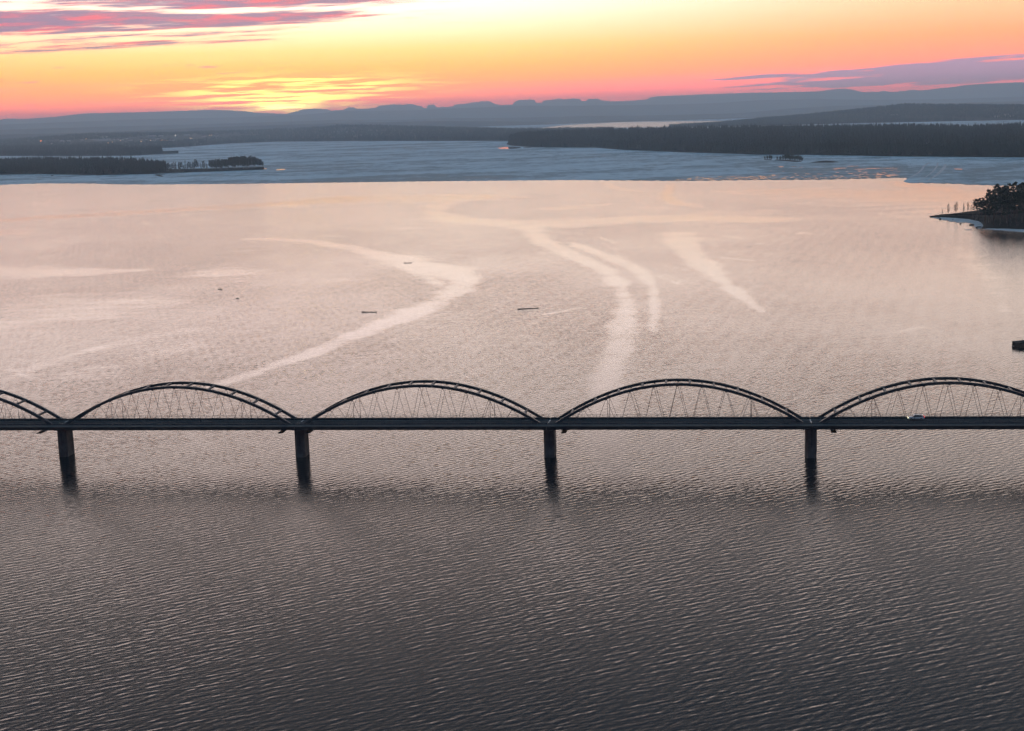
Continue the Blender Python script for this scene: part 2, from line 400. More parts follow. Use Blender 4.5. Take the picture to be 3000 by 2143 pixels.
def build_water():
    ys = np.concatenate([np.linspace(-1500, 120, 30), 120*(2900/120)**np.linspace(0, 1, 520)[1:], [3600, 5000, 7000]])
    nc = 560
    u = np.linspace(-1, 1, nc)
    hw = np.maximum(700, ys*.62+260)
    X = u[None, :]*hw[:, None]; Y = np.repeat(ys[:, None], nc, 1)
    calm = np.zeros(X.shape, np.float32)
    for pts, s in SLICKS:
        P, W = slick(pts)
        best = np.zeros_like(calm)
        for i in range(len(P)-1):
            a, b = P[i], P[i+1]; d = b-a; L2 = d@d
            lo = np.minimum(a, b)-3*max(W[i], W[i+1]); hi = np.maximum(a, b)+3*max(W[i], W[i+1])
            r0, r1 = np.searchsorted(ys, [lo[1], hi[1]])
            if r1 <= r0: continue
            sx, sy = X[r0:r1], Y[r0:r1]
            t = np.clip(((sx-a[0])*d[0]+(sy-a[1])*d[1])/L2, 0, 1)
            dist = np.hypot(sx-a[0]-t*d[0], sy-a[1]-t*d[1]); w = W[i]+(W[i+1]-W[i])*t
            # slicks fray along the wind
            w = w*(1+.42*wav(sx*.03, sy*.02, i, 6, 1, 9))
            k = np.clip(1.08-dist/w*.52, 0, 1); k = k*k*(3-2*k)
            best[r0:r1] = np.maximum(best[r0:r1], k*s)
        calm = np.maximum(calm, best)
    V = np.stack([X.ravel(), Y.ravel(), np.zeros(X.size)], 1)
    me = mesh_np('water', V, grid_faces(len(ys), nc))
    a = me.attributes.new('calm', 'FLOAT', 'POINT'); a.data.foreach_set('value', calm.ravel())
    link('water', me, None, MT['water'])['kind'] = 'structure'
build_water()

def resample(pts, n):
    p = np.array(pts, float); d = np.r_[0, np.cumsum(np.hypot(*(p[1:]-p[:-1]).T))]; t = np.linspace(0, d[-1], n)
    return np.stack([np.interp(t, d, p[:, k]) for k in range(p.shape[1])], 1)
ICE_EDGE = [(-700, 560), (-200, 547), (0, 542), (110, 538), (246, 538), (374, 541), (440, 541), (700, 539), (1000, 535), (1220, 532), (1660, 528), (2000, 530.5), (2220, 527.6), (2396, 527),
            (2528, 524), (2640, 521), (2655, 521.5), (2662, 535.5), (2748, 538), (2815, 539), (2826, 541), (2923, 544), (3000, 544), (3150, 541), (3700, 535)]
def build_ice():
    n = 900; px = resample(ICE_EDGE, n)
    E = np.array([ground(a, b)[:2] for a, b in px])
    dirn = E/np.linalg.norm(E, axis=1)[:, None]
    E = E+dirn*(14*wav(np.arange(n)*.8, 0, 4, 7, 1, 9))[:, None]
    t = np.r_[0, 8*(12000/8)**np.linspace(0, 1, 46)]
    P = E[None]+dirn[None]*t[:, None, None]
    V = np.concatenate([np.concatenate([E, np.full((n, 1), -.4)], 1)[None], np.concatenate([P, np.full((len(t), n, 1), .28)], 2)])
    dirty = np.zeros((len(t)+1, n), np.float32)
    xs = px[:, 0]
    for i, tt in enumerate(np.r_[0, t]):
        d = .30*np.exp(-tt/130)*np.clip((xs-1500)/500, .15, 1)*np.clip((2700-xs)/100, .3, 1)
        d = d+.22*np.exp(-((tt-330)/120)**2)*np.clip((xs-2050)/250, 0, 1)
        dirty[i] = d+.06*wav(xs*.02, tt*.01, 8)
    me = mesh_np('ice', V.reshape(-1, 3), grid_faces(len(t)+1, n))
    a = me.attributes.new('dirty', 'FLOAT', 'POINT'); a.data.foreach_set('value', dirty.ravel())
    link('ice_sheet', me, None, MT['ice'])['kind'] = 'structure'
build_ice()
def blob(c, rx, ry, z, seed, n=28, rot=0.):
    t = np.linspace(0, 2*np.pi, n, endpoint=False); r = 1+.28*wav(t*1.0, 0, seed, 5, 1, 4)*np.sin(t/2)
    x, y = rx*r*np.cos(t), ry*r*np.sin(t); c_, s_ = math.cos(rot), math.sin(rot)
    return np.stack([c[0]+x*c_-y*s_, c[1]+x*s_+y*c_, np.full(n, z)], 1)
def ponds():
    b = B(); r = random.Random(5)
    def one(px, py, wx, wy, seed):
        c = ground(px, py); s = np.linalg.norm(c)/FPX; sv = s*np.linalg.norm(c)/CAMH
        V = blob(c, wx*s/2, wy*sv/2, .284, seed, 16); b.raw(V, [tuple(range(16))])
    for i, a in enumerate([(822, 498, 26, 2.6), (775, 496, 14, 2), (1495, 434.3, 62, 5), (1545, 433.5, 30, 2), (2806, 496.5, 20, 2.6), (2620, 496, 8, 1.6), (2601, 494, 30, 1.6), (2288, 489.5, 13, 2), (2325, 489.5, 18, 1.6),
                           (2345, 491, 12, 1.2), (2500, 488, 30, 1.5), (2460, 494, 40, 1.5), (555, 432, 30, 1.2), (2560, 494.5, 40, 1.5), (2520, 497, 40, 1.4), (2612, 514.6, 40, 1.8), (2580, 512, 24, 1.3)]): one(*a, i)
    for k in range(230):
        x = r.uniform(1980, 2640); e = np.interp(x, [q[0] for q in ICE_EDGE[:16]], [q[1] for q in ICE_EDGE[:16]])
        f = (x-1980)/660
        one(x, e-1-abs(r.gauss(0, 2+14*f)), r.uniform(3, 13), r.uniform(.5, 1.3), k+40)
    o = b.obj('melt_pond', MT['pond']); o['kind'] = 'structure'
ponds()
def tongue():                                          # pointed lip of the ice sheet
    q = resample([(2668, 519), (2660, 524), (2652, 529), (2648, 532.5), (2655, 535), (2664, 536.8), (2690, 537.4), (2690, 522), (2668, 519)], 61)[:-1]
    P = np.array([ground(a, b)[:2] for a, b in q]); P += np.stack([wav(np.arange(60)*1.3, 0, 3), wav(np.arange(60)*1.1, 0, 6)], 1)*np.array([.8, 2.])
    b = B().raw(np.concatenate([np.c_[P, np.full(60, .292)], np.c_[P, np.full(60, -.4)]]), [tuple(range(60))]+[(i, 60+i, 60+(i+1) % 60, (i+1) % 60) for i in range(60)])
    b.obj('ice_tongue', MT['ice'])['kind'] = 'structure'
tongue()
for k, pts in enumerate([[(2722, 478, 1.5), (2706, 488, 1.6), (2702, 497, 1.5), (2690, 508, 1.3), (2672, 518, 1.), (2662, 524, .6)], [(2770, 482, 1.2), (2766, 492, 2.2), (2756, 504, 2.4), (2738, 518, 2.), (2716, 532, 1.2)],
                         [(2748, 478, .8), (2744, 490, 1.), (2732, 505, 1.), (2712, 520, .8), (2690, 533, .6)]]):
    L0, L1 = [], []
    for x, y, w in resample(pts, 26): L0.append(ground(x-w*2.4-.5*math.sin(y*1.7), y)[:2]); L1.append(ground(x+w*2.4+.5*math.sin(y*2.3), y)[:2])
    V = np.array([(*p, .30) for p in L0]+[(*p, .30) for p in L1]); F = [(i, i+1, 27+i, 26+i) for i in range(25)]
    link('snow_drift', mesh_np('snow_drift', V+np.array([0, 0, k*.004]), F), None, MT['snow'])['kind'] = 'structure'

# ------------------------------------------------------------------ land masses and far woods
def conifers(P, H, Wd, seed, name, parent=None, material='forest', round_=.25):
    """one mesh of many far trees: two stacked cones each, or a rounded crown"""
    n = len(P); r = np.random.default_rng(seed); k = 5
    ang = np.arange(k)*2*np.pi/k
    off = r.uniform(0, 6.28, (n, 1)); V = np.zeros((n, 2*(k+1), 3)); isr = r.random(n) < round_
    ca, sa = np.cos(ang+off), np.sin(ang+off)
    jit = r.uniform(.75, 1.25, (n, k))
    r1 = (Wd[:, None]*.5)*jit; z1 = H[:, None]*np.where(isr[:, None], .38, .14)*np.ones((1, k))
    V[:, :k, 0] = P[:, :1]+ca*r1; V[:, :k, 1] = P[:, 1:2]+sa*r1; V[:, :k, 2] = P[:, 2:3]+z1
    V[:, k] = P+np.stack([0*H, 0*H, H*np.where(isr, .86, .74)], 1)
    r2 = r1*np.where(isr[:, None], .85, .66); z2 = H[:, None]*np.where(isr[:, None], .70, .45)
    V[:, k+1:2*k+1, 0] = P[:, :1]+ca*r2; V[:, k+1:2*k+1, 1] = P[:, 1:2]+sa*r2; V[:, k+1:2*k+1, 2] = P[:, 2:3]+z2
    V[:, 2*k+1] = P+np.stack([r.normal(0, .25, n), r.normal(0, .25, n), H], 1)
    f = []
    for i in range(k):
        j = (i+1) % k; f += [(i, j, k), (k+1+i, k+1+j, 2*k+1)]
    f += [(0, k+0+1, 1)]; f = f[:-1]
    F = (np.arange(n)[:, None, None]*(2*(k+1))+np.array(f)[None]).reshape(-1, 3)
    o = link(name, mesh_np(name, V.reshape(-1, 3), F), parent, MT[material])
    return o

class Land:
    """land behind a shore line: columns run away from the water"""
    def __init__(s, name, shore, depth, sky=None, peak=.6, hmax=6., tree=18., material='land', n=240, rows=26, end_open=False, seed=1, bank=1.2):
        s.px = resample(shore, n)
        s.P = np.array([ground(a, b)[:2] for a, b in s.px])
        s.P += np.stack([wav(np.arange(n)*.45, 0, seed, 6, 1, 5)*4, wav(np.arange(n)*.4, 0, seed+1, 6, 1, 5)*6], 1)
        s.dir = s.P/np.linalg.norm(s.P, axis=1)[:, None]
        s.D = np.interp(s.px[:, 0], [d[0] for d in depth], [d[1] for d in depth])
        s.h = np.full(n, float(hmax))
        if sky:
            sy = np.interp(s.px[:, 0], [d[0] for d in sky], [d[1] for d in sky])
            r0 = np.linalg.norm(s.P, axis=1)
            s.h = np.array([at_dist(a, b, r+d*peak)[2] for a, b, r, d in zip(s.px[:, 0], sy, r0, s.D)])-tree
            s.h = np.maximum(s.h, 2.)
        s.peak, s.seed, s.open, s.bank, s.n = peak, seed, end_open, bank, n
        v = np.linspace(0, 1, rows)**1.5
        U, Vv = np.meshgrid(np.linspace(0, n-1, n), v)
        pts = s.at(U.ravel(), Vv.ravel())
        me = smooth_me(mesh_np(name, pts, grid_faces(rows, n)))
        s.o = link(name, me, None, MT[material]); s.o['kind'] = 'structure'
    def at(s, u, v):
        i = np.arange(s.n); f = lambda a: np.interp(u, i, a)
        D = f(s.D); x = f(s.P[:, 0])+f(s.dir[:, 0])*D*v; y = f(s.P[:, 1])+f(s.dir[:, 1])*D*v
        k = np.clip(v/s.peak, 0, 1); up = k*k*(3-2*k)
        fall = 1-np.clip((v-s.peak)/(1-s.peak+1e-6), 0, 1)**2*(0 if s.open else 1)
        z = s.bank*np.clip(v*D/8, 0, 1)*np.where(v > .999, 0 if not s.open else 1, 1)+f(s.h)*up*fall*(1+.12*wav(x*.004, y*.004, s.seed+5))
        z = np.where(v <= 0, -.6, z)
        return np.stack([x, y, z], 1)
    def woods(s, count, H=(13, 21), W=(4.5, 7.5), u=(0, 1), v=(.0, 1.), pw=1., name='forest', label=None, clear=None, round_=.25, front=0, material='forest', seed=0):
        r = np.random.default_rng(s.seed*17+seed)
        uu = r.uniform(u[0], u[1], count)*(s.n-1); D = np.interp(uu, np.arange(s.n), s.D)
        vv = v[0]+(v[1]-v[0])*r.random(count)**pw
        if front:
            uu2 = r.uniform(u[0], u[1], front)*(s.n-1); D2 = np.interp(uu2, np.arange(s.n), s.D)
            uu = np.r_[uu, uu2]; vv = np.r_[vv, np.clip(r.uniform(6, 60, front)/D2, 0, .9)]; D = np.r_[D, D2]
        vv = np.maximum(vv, np.minimum(7/D, .4))
        P = s.at(uu, vv)
        if clear is not None:
            q = project(P+np.array([0, 0, 0.])); keep = clear(q, P); P = P[keep]
        P[:, 2] -= .4
        n = len(P); pa = wav(P[:, 0]*.012, P[:, 1]*.012, s.seed+9)
        h = r.uniform(H[0], H[1], n)*(1+.24*pa)*np.where(r.random(n) < .05, 1.2, 1.)
        o = conifers(P, h, r.uniform(W[0], W[1], n), s.seed+seed, name, None, material, round_)
        tag(o, label, 'forest', kind='stuff'); return o
def project(P):
    v = P-np.array([0, 0, CAMH]); z = v@_d
    return np.stack([CX+FPX*(v@RV)/z, CY-FPX*(v@UV)/z], 1)

near_head = Land('headland', [(-500, 516), (-100, 514), (0, 513), (80, 511), (300, 514), (400, 512), (440, 511), (520, 507), (640, 503), (700, 501), (765, 498.5), (772, 497.5)],
                 [(-500, 1300), (300, 1100), (380, 800), (440, 420), (500, 150), (560, 70), (700, 55), (772, 12)], hmax=5, n=260, seed=2)
near_head.woods(5200, (14, 21), (4, 7), (0, .775), (0, 1), 1.2, label='dense dark spruce wood covering the headland beside the open water', front=1300, round_=.3)
mid_head = Land('headland', [(-500, 458), (300, 458), (387, 457), (440, 454), (480, 452.3), (523, 450.6)], [(-500, 3000), (300, 2600), (350, 2000), (385, 500), (430, 220), (470, 90), (523, 14)], hmax=9, n=200, seed=3)
mid_head.woods(4200, (14, 20), (5, 9), (0, .955), (0, 1), 1., label='hazy spruce wood on the second headland with a low bare tip', front=600)
FAR_SKY = [(-900, 415), (0, 407), (220, 390), (440, 385), (721, 379), (900, 371), (1000, 362), (1150, 364), (1300, 368), (1420, 371), (1560, 378), (1700, 386), (1900, 388)]
far_shore = Land('far_shore', [(-900, 462), (-200, 446), (383, 437), (506, 433.5), (560, 430), (660, 422), (813, 416), (1000, 414.5), (1250, 414), (1484, 414), (1600, 415), (1800, 416)],
                 [(-900, 6000), (0, 5200), (600, 4800), (1000, 5200), (1300, 4600), (1800, 3500)], sky=FAR_SKY, peak=.75, tree=20, n=300, rows=34, seed=4, material='open')
def town_clear(q, P):
    x, y = q[:, 0], q[:, 1]
    mid = np.interp(x, [80, 160, 300, 420, 560, 700, 760], [414, 417, 415, 410, 405, 398, 395]); half = np.interp(x, [80, 160, 300, 420, 560, 700, 760], [0, 4, 6, 9, 8, 4, 0])
    return ~((x > 80) & (x < 760) & (abs(y-mid) < half))
far_shore.woods(17000, (12, 18), (9, 15), (0, 1), (0, 1), .9, label='blue hazy woodland along the far shore of the frozen bay', clear=town_clear, front=1500)
PEN_SKY = [(1480, 405), (1500, 390), (1540, 382), (1620, 377.5), (1760, 373.5), (1880, 369), (2000, 366), (2200, 363), (2396, 361), (2704, 361), (2850, 366), (3000, 372), (3400, 380)]
pen = Land('peninsula', [(1484, 424.5), (1500, 427), (1528, 430), (1567, 433), (1747, 433.5), (1835, 441), (1900, 443), (2000, 447.5), (2220, 454), (2396, 455.5), (2668, 460), (3000, 463), (3500, 468)],
           [(1484, 60), (1510, 500), (1567, 1100), (1700, 1500), (2000, 2300), (2400, 2500), (3500, 2700)], sky=PEN_SKY, peak=.8, tree=24, n=300, rows=30, seed=5)
def pen_clear(q, P):
    n = wav(P[:, 0]*.006, P[:, 1]*.009, 77, 6, 1, 4)
    return n > -.62
pen.woods(23000, (11, 24), (4, 8), (0.004, 1), (0, 1), 1.1, label='wide dark pine forest on the low land right across the ice', clear=pen_clear, front=3600, round_=.3)
hill = Land('hills', [(1960, 375), (2026, 373), (2200, 370), (2500, 362), (2800, 356), (3000, 352), (3600, 340)], [(1960, 300), (2026, 900), (2300, 2600), (3600, 3400)],
            sky=[(1960, 372), (2026, 366), (2200, 349), (2450, 325), (2650, 304), (2800, 305), (3000, 306), (3600, 302)], peak=.6, tree=13, n=220, rows=26, seed=6)
hill.woods(12000, (12, 17), (8, 13), (0, 1), (0, 1), 1., label='hazy forested slope rising behind the fields', clear=lambda q, P: ~((q[:, 0] > 2640) & (q[:, 0] < 2960) & (abs(q[:, 1]-346-(q[:, 0]-2640)*.02) < 3.5)))

# lake far behind the woods
L = [ground(x, y)[:2] for x, y in [(1560, 379), (1640, 376.5), (1800, 375), (2000, 372), (2130, 368), (2130, 355), (2000, 356.3), (1900, 357.2), (1800, 359.5), (1700, 364.5), (1630, 370)]]
link('lake', mesh_np('lake', [(x, y, .3) for x, y in L], [tuple(range(len(L)))]), None, MT['lake'])['kind'] = 'structure'

def ridge(name, sky, dist, half, n=1100, rows=13, seed=0, x0=-1800, x1=4800, rough=8.):
    xs = np.linspace(x0, x1, n); ys = np.interp(xs, [p[0] for p in sky], [p[1] for p in sky])
    C = np.array([at_dist(a, b, dist) for a, b in zip(xs, ys)])
    d = C[:, :2]/np.linalg.norm(C[:, :2], axis=1)[:, None]
    v = np.linspace(-1, 1, rows); V = np.zeros((rows, n, 3))
    for i, t in enumerate(v):
        V[i, :, :2] = C[:, :2]+d*t*half
        prof = (1-t*t)**(.8 if t < 0 else 1.)
        V[i, :, 2] = np.maximum(C[:, 2], 5)*prof-2+rough*prof*wav(xs*.012+i*2.1, i*.7, seed, 6, 1, 6)*abs(t)
        if i == rows//2: V[i, :, 2] = C[:, 2]+rough*.12*wav(xs*.15, 0, seed+2, 6, 1, 5)
    o = link(name, smooth_me(mesh_np(name, V.reshape(-1, 3), grid_faces(rows, n))), None, MT['hill']); o['kind'] = 'structure'
zb = lambda l: [(1000+a/2.274, 200+b/2.274) for a, b in l]
zc = lambda l: [(2000+a/2.274, 200+b/2.274) for a, b in l]
FAR = [(-1800, 372), (-600, 362), (-200, 356), (0, 351), (16, 348.5), (79, 348.5), (110, 346), (163, 343), (210, 337), (246, 333), (300, 332), (418, 329), (520, 326), (616, 322), (680, 324), (721, 327), (760, 331), (840, 334), (870, 326), (890, 321), (919, 319), (955, 320), (975, 324), (1000, 323)]+zb(
      [(20, 274), (50, 262), (90, 262), (110, 272), (230, 266), (245, 252), (340, 242), (420, 243), (435, 239), (480, 240), (505, 250), (535, 254), (550, 266), (567, 264), (575, 247), (625, 243), (632, 262), (740, 256), (755, 242), (830, 238), (850, 232), (900, 226), (915, 231), (925, 220), (985, 220), (1010, 232), (1050, 246), (1140, 244), (1150, 226), (1180, 212), (1285, 209), (1300, 232), (1335, 232), (1345, 217), (1430, 209), (1440, 203), (1480, 209), (1540, 203), (1590, 205), (1600, 222), (1635, 218), (1642, 205), (1715, 204), (1726, 214), (1800, 222), (1920, 218), (2030, 210), (2060, 195), (2090, 189), (2274, 182)])+zc(
      [(120, 176), (400, 166), (800, 159), (920, 154), (1000, 142), (1080, 137), (1130, 143), (1200, 160), (1300, 158), (1340, 152), (1400, 159), (1480, 152), (1530, 144), (1580, 149), (1650, 142), (1800, 126), (1880, 114), (2000, 104), (2274, 94), (2600, 90)])+[(3600, 236), (4800, 225)]
ridge('hills', FAR, 36000, 3000, n=1700, seed=21, rough=10)
ridge('hills', [(-1800, 385), (0, 366), (400, 350), (700, 344), (900, 336), (1000, 326)]+zb([(500, 281), (900, 263), (1200, 251), (1500, 251), (1900, 247), (2274, 240)])+zc([(250, 232), (500, 214), (900, 206), (1300, 212), (1700, 208), (2274, 190)])+[(4800, 262)], 26000, 2500, seed=22)
ridge('hills', [(-1800, 395), (0, 381), (300, 372), (600, 364), (900, 355), (1000, 351)]+zb([(400, 345), (700, 332), (1000, 333), (1500, 322), (1900, 318), (2274, 310)])+zc([(400, 300), (700, 270), (1000, 252), (1400, 245), (2274, 220)])+[(4800, 285)], 19000, 1500, seed=23)
ridge('hills', [(-1800, 402), (0, 395), (300, 388), (600, 374), (900, 364), (1000, 360)]+zb([(300, 360), (700, 352), (1300, 357), (1420, 368), (1500, 380)])+[(1690, 385), (1800, 400), (2000, 400), (2400, 400), (4800, 400)], 14500, 700, seed=24)

# ------------------------------------------------------------------ haze
def haze():
    b = B().box((0, 17000, 250), (86000, 48000, 510)); o = b.obj('haze', None); o['kind'] = 'stuff'
    tag(o, 'thin blue violet evening haze in the air', 'haze')
    m = bpy.data.materials.new('evening_haze'); m.use_nodes = True; g = G(m.node_tree)
    v = g.node('ShaderNodeVolumePrincipled'); out = g.node('ShaderNodeOutputMaterial'); g.l.new(v.outputs[0], out.inputs['Volume'])
    v.inputs['Color'].default_value = (.58, .79, 1., 1); v.inputs['Density'].default_value = HAZE; v.inputs['Anisotropy'].default_value = .5
    o.data.materials.append(m)
HAZE = 6.8e-5
haze()

# ------------------------------------------------------------------ bridge
YAW = R(-8.1809); DB, S0, ZD, WB, RISE, GAP, SP = 407.665, -200.494, 10.306, 7.098, 11.815, 1.969, 76.
def bw(x, y, z=0):                                  # bridge lines to the world
    c, s = math.cos(YAW), math.sin(YAW); return (x*c-y*s, x*s+y*c, z)
X0, Y0 = S0+2*SP, DB+WB/2
bridge = empty('arch_bridge', bw(X0, Y0), YAW)
tag(bridge, 'long dark steel road bridge of tied arches on concrete piers across the river', 'bridge')
HW = WB/2; HALF = SP/2-GAP
NEAR_E, FAR_E = -HW-3.5, HW+1.5
def arch_z(x): return ZD+RISE*(1-(x/HALF)**2)
def strip(x0, x1, y0, y1, z0, z1): return ((x0+x1)/2, (y0+y1)/2, (z0+z1)/2), (x1-x0, y1-y0, z1-z0)
_h = SP/2-.06
deck_m = B().box(*strip(-_h, _h, -HW+.35, HW-.35, ZD-.55, ZD-.02)).me('deck')
walk_m = B().box(*strip(-_h, _h, NEAR_E+.25, -HW-.35, ZD-.35, ZD+.06)).box(*strip(-_h, _h, HW+.35, FAR_E-.2, ZD-.35, ZD+.06)).me('walkway')
def beam(y0, y1, z0, z1): return B().box(*strip(-_h, _h, y0, y1, z0, z1)).me('beam')
fas_n = beam(NEAR_E, NEAR_E+.25, ZD-.92, ZD+.10); fas_f = beam(FAR_E-.2, FAR_E, ZD-.92, ZD+.10)
tie_n = beam(-HW-.34, -HW+.34, ZD-.95, ZD+.42); tie_f = beam(HW-.34, HW+.34, ZD-.95, ZD+.42)
gird = B()
for k in range(-9, 10): gird.box(*strip(k*4-.2, k*4+.2, NEAR_E+.26, -HW-.35, ZD-.85, ZD-.36)).box(*strip(k*4-.2, k*4+.2, -HW+.35, HW-.35, ZD-.95, ZD-.56))
gird = gird.me('cross_girder')
def railing(y):
    b = B()
    for k in range(42): b.box((-_h+.9+k*1.81, y, ZD+.58), (.07, .07, 1.0))
    for z in (1.08, .82, .58, .34): b.box((0, y, ZD+z), (2*_h-.4, .05, .06 if z > 1 else .03))
    return b.me('railing')
rail_n, rail_f = railing(NEAR_E+.12), railing(FAR_E-.1)
def guard():
    b = B()
    for y in (-HW+.62, HW-.62):
        for k in range(38): b.box((-_h+1+k*2.0, y, ZD+.30), (.1, .06, .64))
        b.box((0, y-.05 if y > 0 else y+.05, ZD+.55), (2*_h-.4, .04, .30))
    return b.me('guard_rail')
guard_m = guard()
line_m = B()
for k in range(13): line_m.box((-36+k*6, 0, ZD-.012), (2.4, .12, .008))
for y in (-HW+1.0, HW-1.0): line_m.box((0, y, ZD-.012), (2*_h-.2, .10, .008))
line_m = line_m.me('lane_marking')
def rib():
    V = []; F = []; n = 49
    for i in range(n):
        x = -HALF+2*HALF*i/(n-1); z = arch_z(x); dz = -2*RISE*x/HALF**2
        L_ = math.hypot(1, dz); nx, nz = -dz/L_, 1/L_; h, w = .40, .40
        for sy, sn in ((-1, -1), (1, -1), (1, 1), (-1, 1)): V.append((x+nx*h*sn, sy*w, z-.1+nz*h*sn))
    for i in range(n-1):
        for k in range(4): a = i*4+k; b_ = i*4+(k+1) % 4; F.append((a, a+4, b_+4, b_))
    F += [(0, 1, 2, 3), ((n-1)*4+3, (n-1)*4+2, (n-1)*4+1, (n-1)*4)]
    b = B(); b.raw(V, F); return b.me('rib')
rib_m = rib()
NODE = 6.9
hang = {}
for k in range(-5, 6):
    x = k*NODE; zt = arch_z(x)-.42
    for s in (-1, 1):
        if abs(k) == 5 and s*k > 0: continue
        xb = x+s*2.75*(1 if abs(k) < 5 else .5)
        hang[(k, s)] = B().tube((x+s*.12, 0, zt), (xb, 0, ZD+.40), .055, n=6).box((x+s*.12, 0, zt-.1), (.22, .16, .5)).me('hanger')
brace_m = {}
for k in range(-5, 5):
    x = (k+.5)*NODE
    brace_m[k] = B().box((x, 0, arch_z(x)-.08), (.62, WB-.78, .5)).raw(*(lambda x, z: ([(x-.31, -HW+.39, z-.33), (x+.31, -HW+.39, z-.33), (x+.31, -HW+1., z-.33), (x-.31, -HW+1., z-.33), (x-.75, -HW+.39, z+.16), (x+.75, -HW+.39, z+.16), (x+.31, -HW+1.1, z+.171), (x-.31, -HW+1.1, z+.171)], [(4, 5, 6, 7), (0, 3, 2, 1), (0, 1, 5, 4), (1, 2, 6, 5), (2, 3, 7, 6), (3, 0, 4, 7)]))(x, arch_z(x)-.0)).me('brace')
PW, PD, ZB = 3.0, 5.6, ZD-.95
def pier_mesh():
    b = B(); n = 4; t = .6
    prof = [(-PW/2, -PD/2+t), (-PW/2+t, -PD/2), (PW/2-t, -PD/2), (PW/2, -PD/2+t), (PW/2, PD/2-t), (PW/2-t, PD/2), (-PW/2+t, PD/2), (-PW/2, PD/2-t)]
    V = []; lev = [(-6, 1.04), (0, 1.03), (ZB-1.0, 1.0), (ZB-.85, 1.02)]
    for z, s in lev: V += [(x*s, y*s, z) for x, y in prof]
    F = [(8*i+k, 8*i+(k+1) % 8, 8*i+8+(k+1) % 8, 8*i+8+k) for i in range(len(lev)-1) for k in range(8)]
    F += [tuple(range(7, -1, -1)), tuple(range(24, 32))]
    return b.raw(V, F).me('pier')
pier_m = pier_mesh()
cap_m = bevel(B().box((0, 0, ZB-.55), (PW+.7, WB+.4, .56)).box((0, 0, ZB-.15), (PW-.4, WB-.3, .22)).me('cap'), .06)
bear_m = B().box((-.95, 0, ZB-.13), (.7, .7, .26)).box((.95, 0, ZB-.13), (.7, .7, .26)).me('bearing')
pipe_m = B().tube((.15, -PD/2-.14, ZB-.3), (.15, -PD/2-.20, 3.4), .11, n=8).box((.15, -PD/2-.12, ZB-2.2), (.5, .2, .16)).box((.15, -PD/2-.14, 4.2), (.5, .24, .16)).me('pipe')
lad = B()
for s in (-.24, .24): lad.tube((PW/2+.28, s+.8, ZB-.4), (PW/2+.28, s+.8, .8), .045, n=5)
for k in range(20): lad.tube((PW/2+.28, .56, 1+k*.4), (PW/2+.28, 1.04, 1+k*.4), .03, n=4)
for z in (1.5, 4.5, 7.6): lad.box((PW/2+.15, .8, z), (.5, .6, .1))
lad_m = lad.me('ladder')
joint_m = B().box((0, 0, ZD+.004), (.34, WB-1.5, .03)).me('joint')
plat_m = B().box((0, -1.2, 0), (1.45, 6.0, .16)).me('platform')
plat_r = B()
for x in (-.65, .65):
    for y in (-4., -1.2, 1.6): plat_r.tube((x, y, .08), (x, y, 1.02), .035, n=5)
    plat_r.tube((x, -4.1, .55), (x, 1.7, .55), .025, n=5)
plat_r = plat_r.me('platform_rod')

def part(name, me, mt, parent, x=0., y=0., z=0.):
    if not me.materials: me.materials.append(MT[mt])
    o = link(name, me, parent); o.location = (x, y, z); return o
for i in range(-2, 5):                                # seven spans, five of them in view
    xc = (i+.5-2)*SP
    dk = part('deck', deck_m, 'asphalt', bridge, xc)
    for nm, me, mt in (('walkway', walk_m, 'path'), ('edge_beam', fas_n, 'fascia'), ('edge_beam', fas_f, 'fascia'), ('tie_beam', tie_n, 'steel'), ('tie_beam', tie_f, 'steel'),
                       ('cross_girder', gird, 'steel'), ('railing', rail_n, 'rail'), ('railing', rail_f, 'rail'), ('guard_rail', guard_m, 'rail'), ('lane_marking', line_m, 'white')):
        part(nm, me, mt, dk)
    for y in (-HW, HW):
        rb = part('arch_rib', rib_m, 'steel', bridge, xc, y)
        for key, me in hang.items(): part('hanger', me, 'cable', rb)
    for k, me in brace_m.items(): part('cross_brace', me, 'steel', bridge, xc)
for i in range(-2, 6):
    xj = (i-2)*SP
    p = part('pier', pier_m, 'pier', bridge, xj)
    part('pier_cap', cap_m, 'pier', p); part('drain_pipe', pipe_m, 'steel', p); part('ladder', lad_m, 'steel', p)
    for y in (-HW+.3, HW-.3): part('bearing', bear_m, 'steel', p, 0, y)
    part('expansion_joint', joint_m, 'joint', bridge, xj)
for i, dx in ((0, -5.4), (1, -4.6), (1, 3.9), (2, 4.9), (3, 6.1), (-1, -5), (4, 6)):
    o = part('inspection_platform', plat_m, 'fascia', bridge, (i-2)*SP+dx, NEAR_E+4.6, ZB-1.0)
    part('platform_rod', plat_r, 'fascia', o)

# lamp posts on both sides
post_m = B().tube((0, 0, 0), (0, 0, 6.2), .085, .05, 8).tube((0, 0, 0), (0, 0, .5), .12, .11, 8).me('post')
arm_m = B().tube((0, 0, 6.15), (0, 1.0, 6.45), .045, .035, 6).me('arm')
head_m = bevel(B().box((0, 1.25, 6.46), (.26, .62, .12)).me('head'), .03)
for m_, t_ in ((post_m, 'rail'), (arm_m, 'rail'), (head_m, 'trim')): m_.materials.append(MT[t_])
for i in range(-2, 5):
    for k in (-3, 3):
        for s in (-1, 1):
            x = S0+(i+.5)*SP+k*NODE+.35
            o = empty('street_lamp', bw(x, Y0+s*(HW+.55), ZD+.06), YAW+(math.pi if s > 0 else 0))
            tag(o, 'slim unlit lamp post on the walkway side of the arches' if s < 0 else 'slim unlit lamp post beyond the roadway along the far railing', 'street lamp',
                'lamp posts along the walkway' if s < 0 else 'lamp posts along the far railing')
            link('pole', post_m, o); link('lamp_arm', arm_m, o); link('lamp_head', head_m, o)

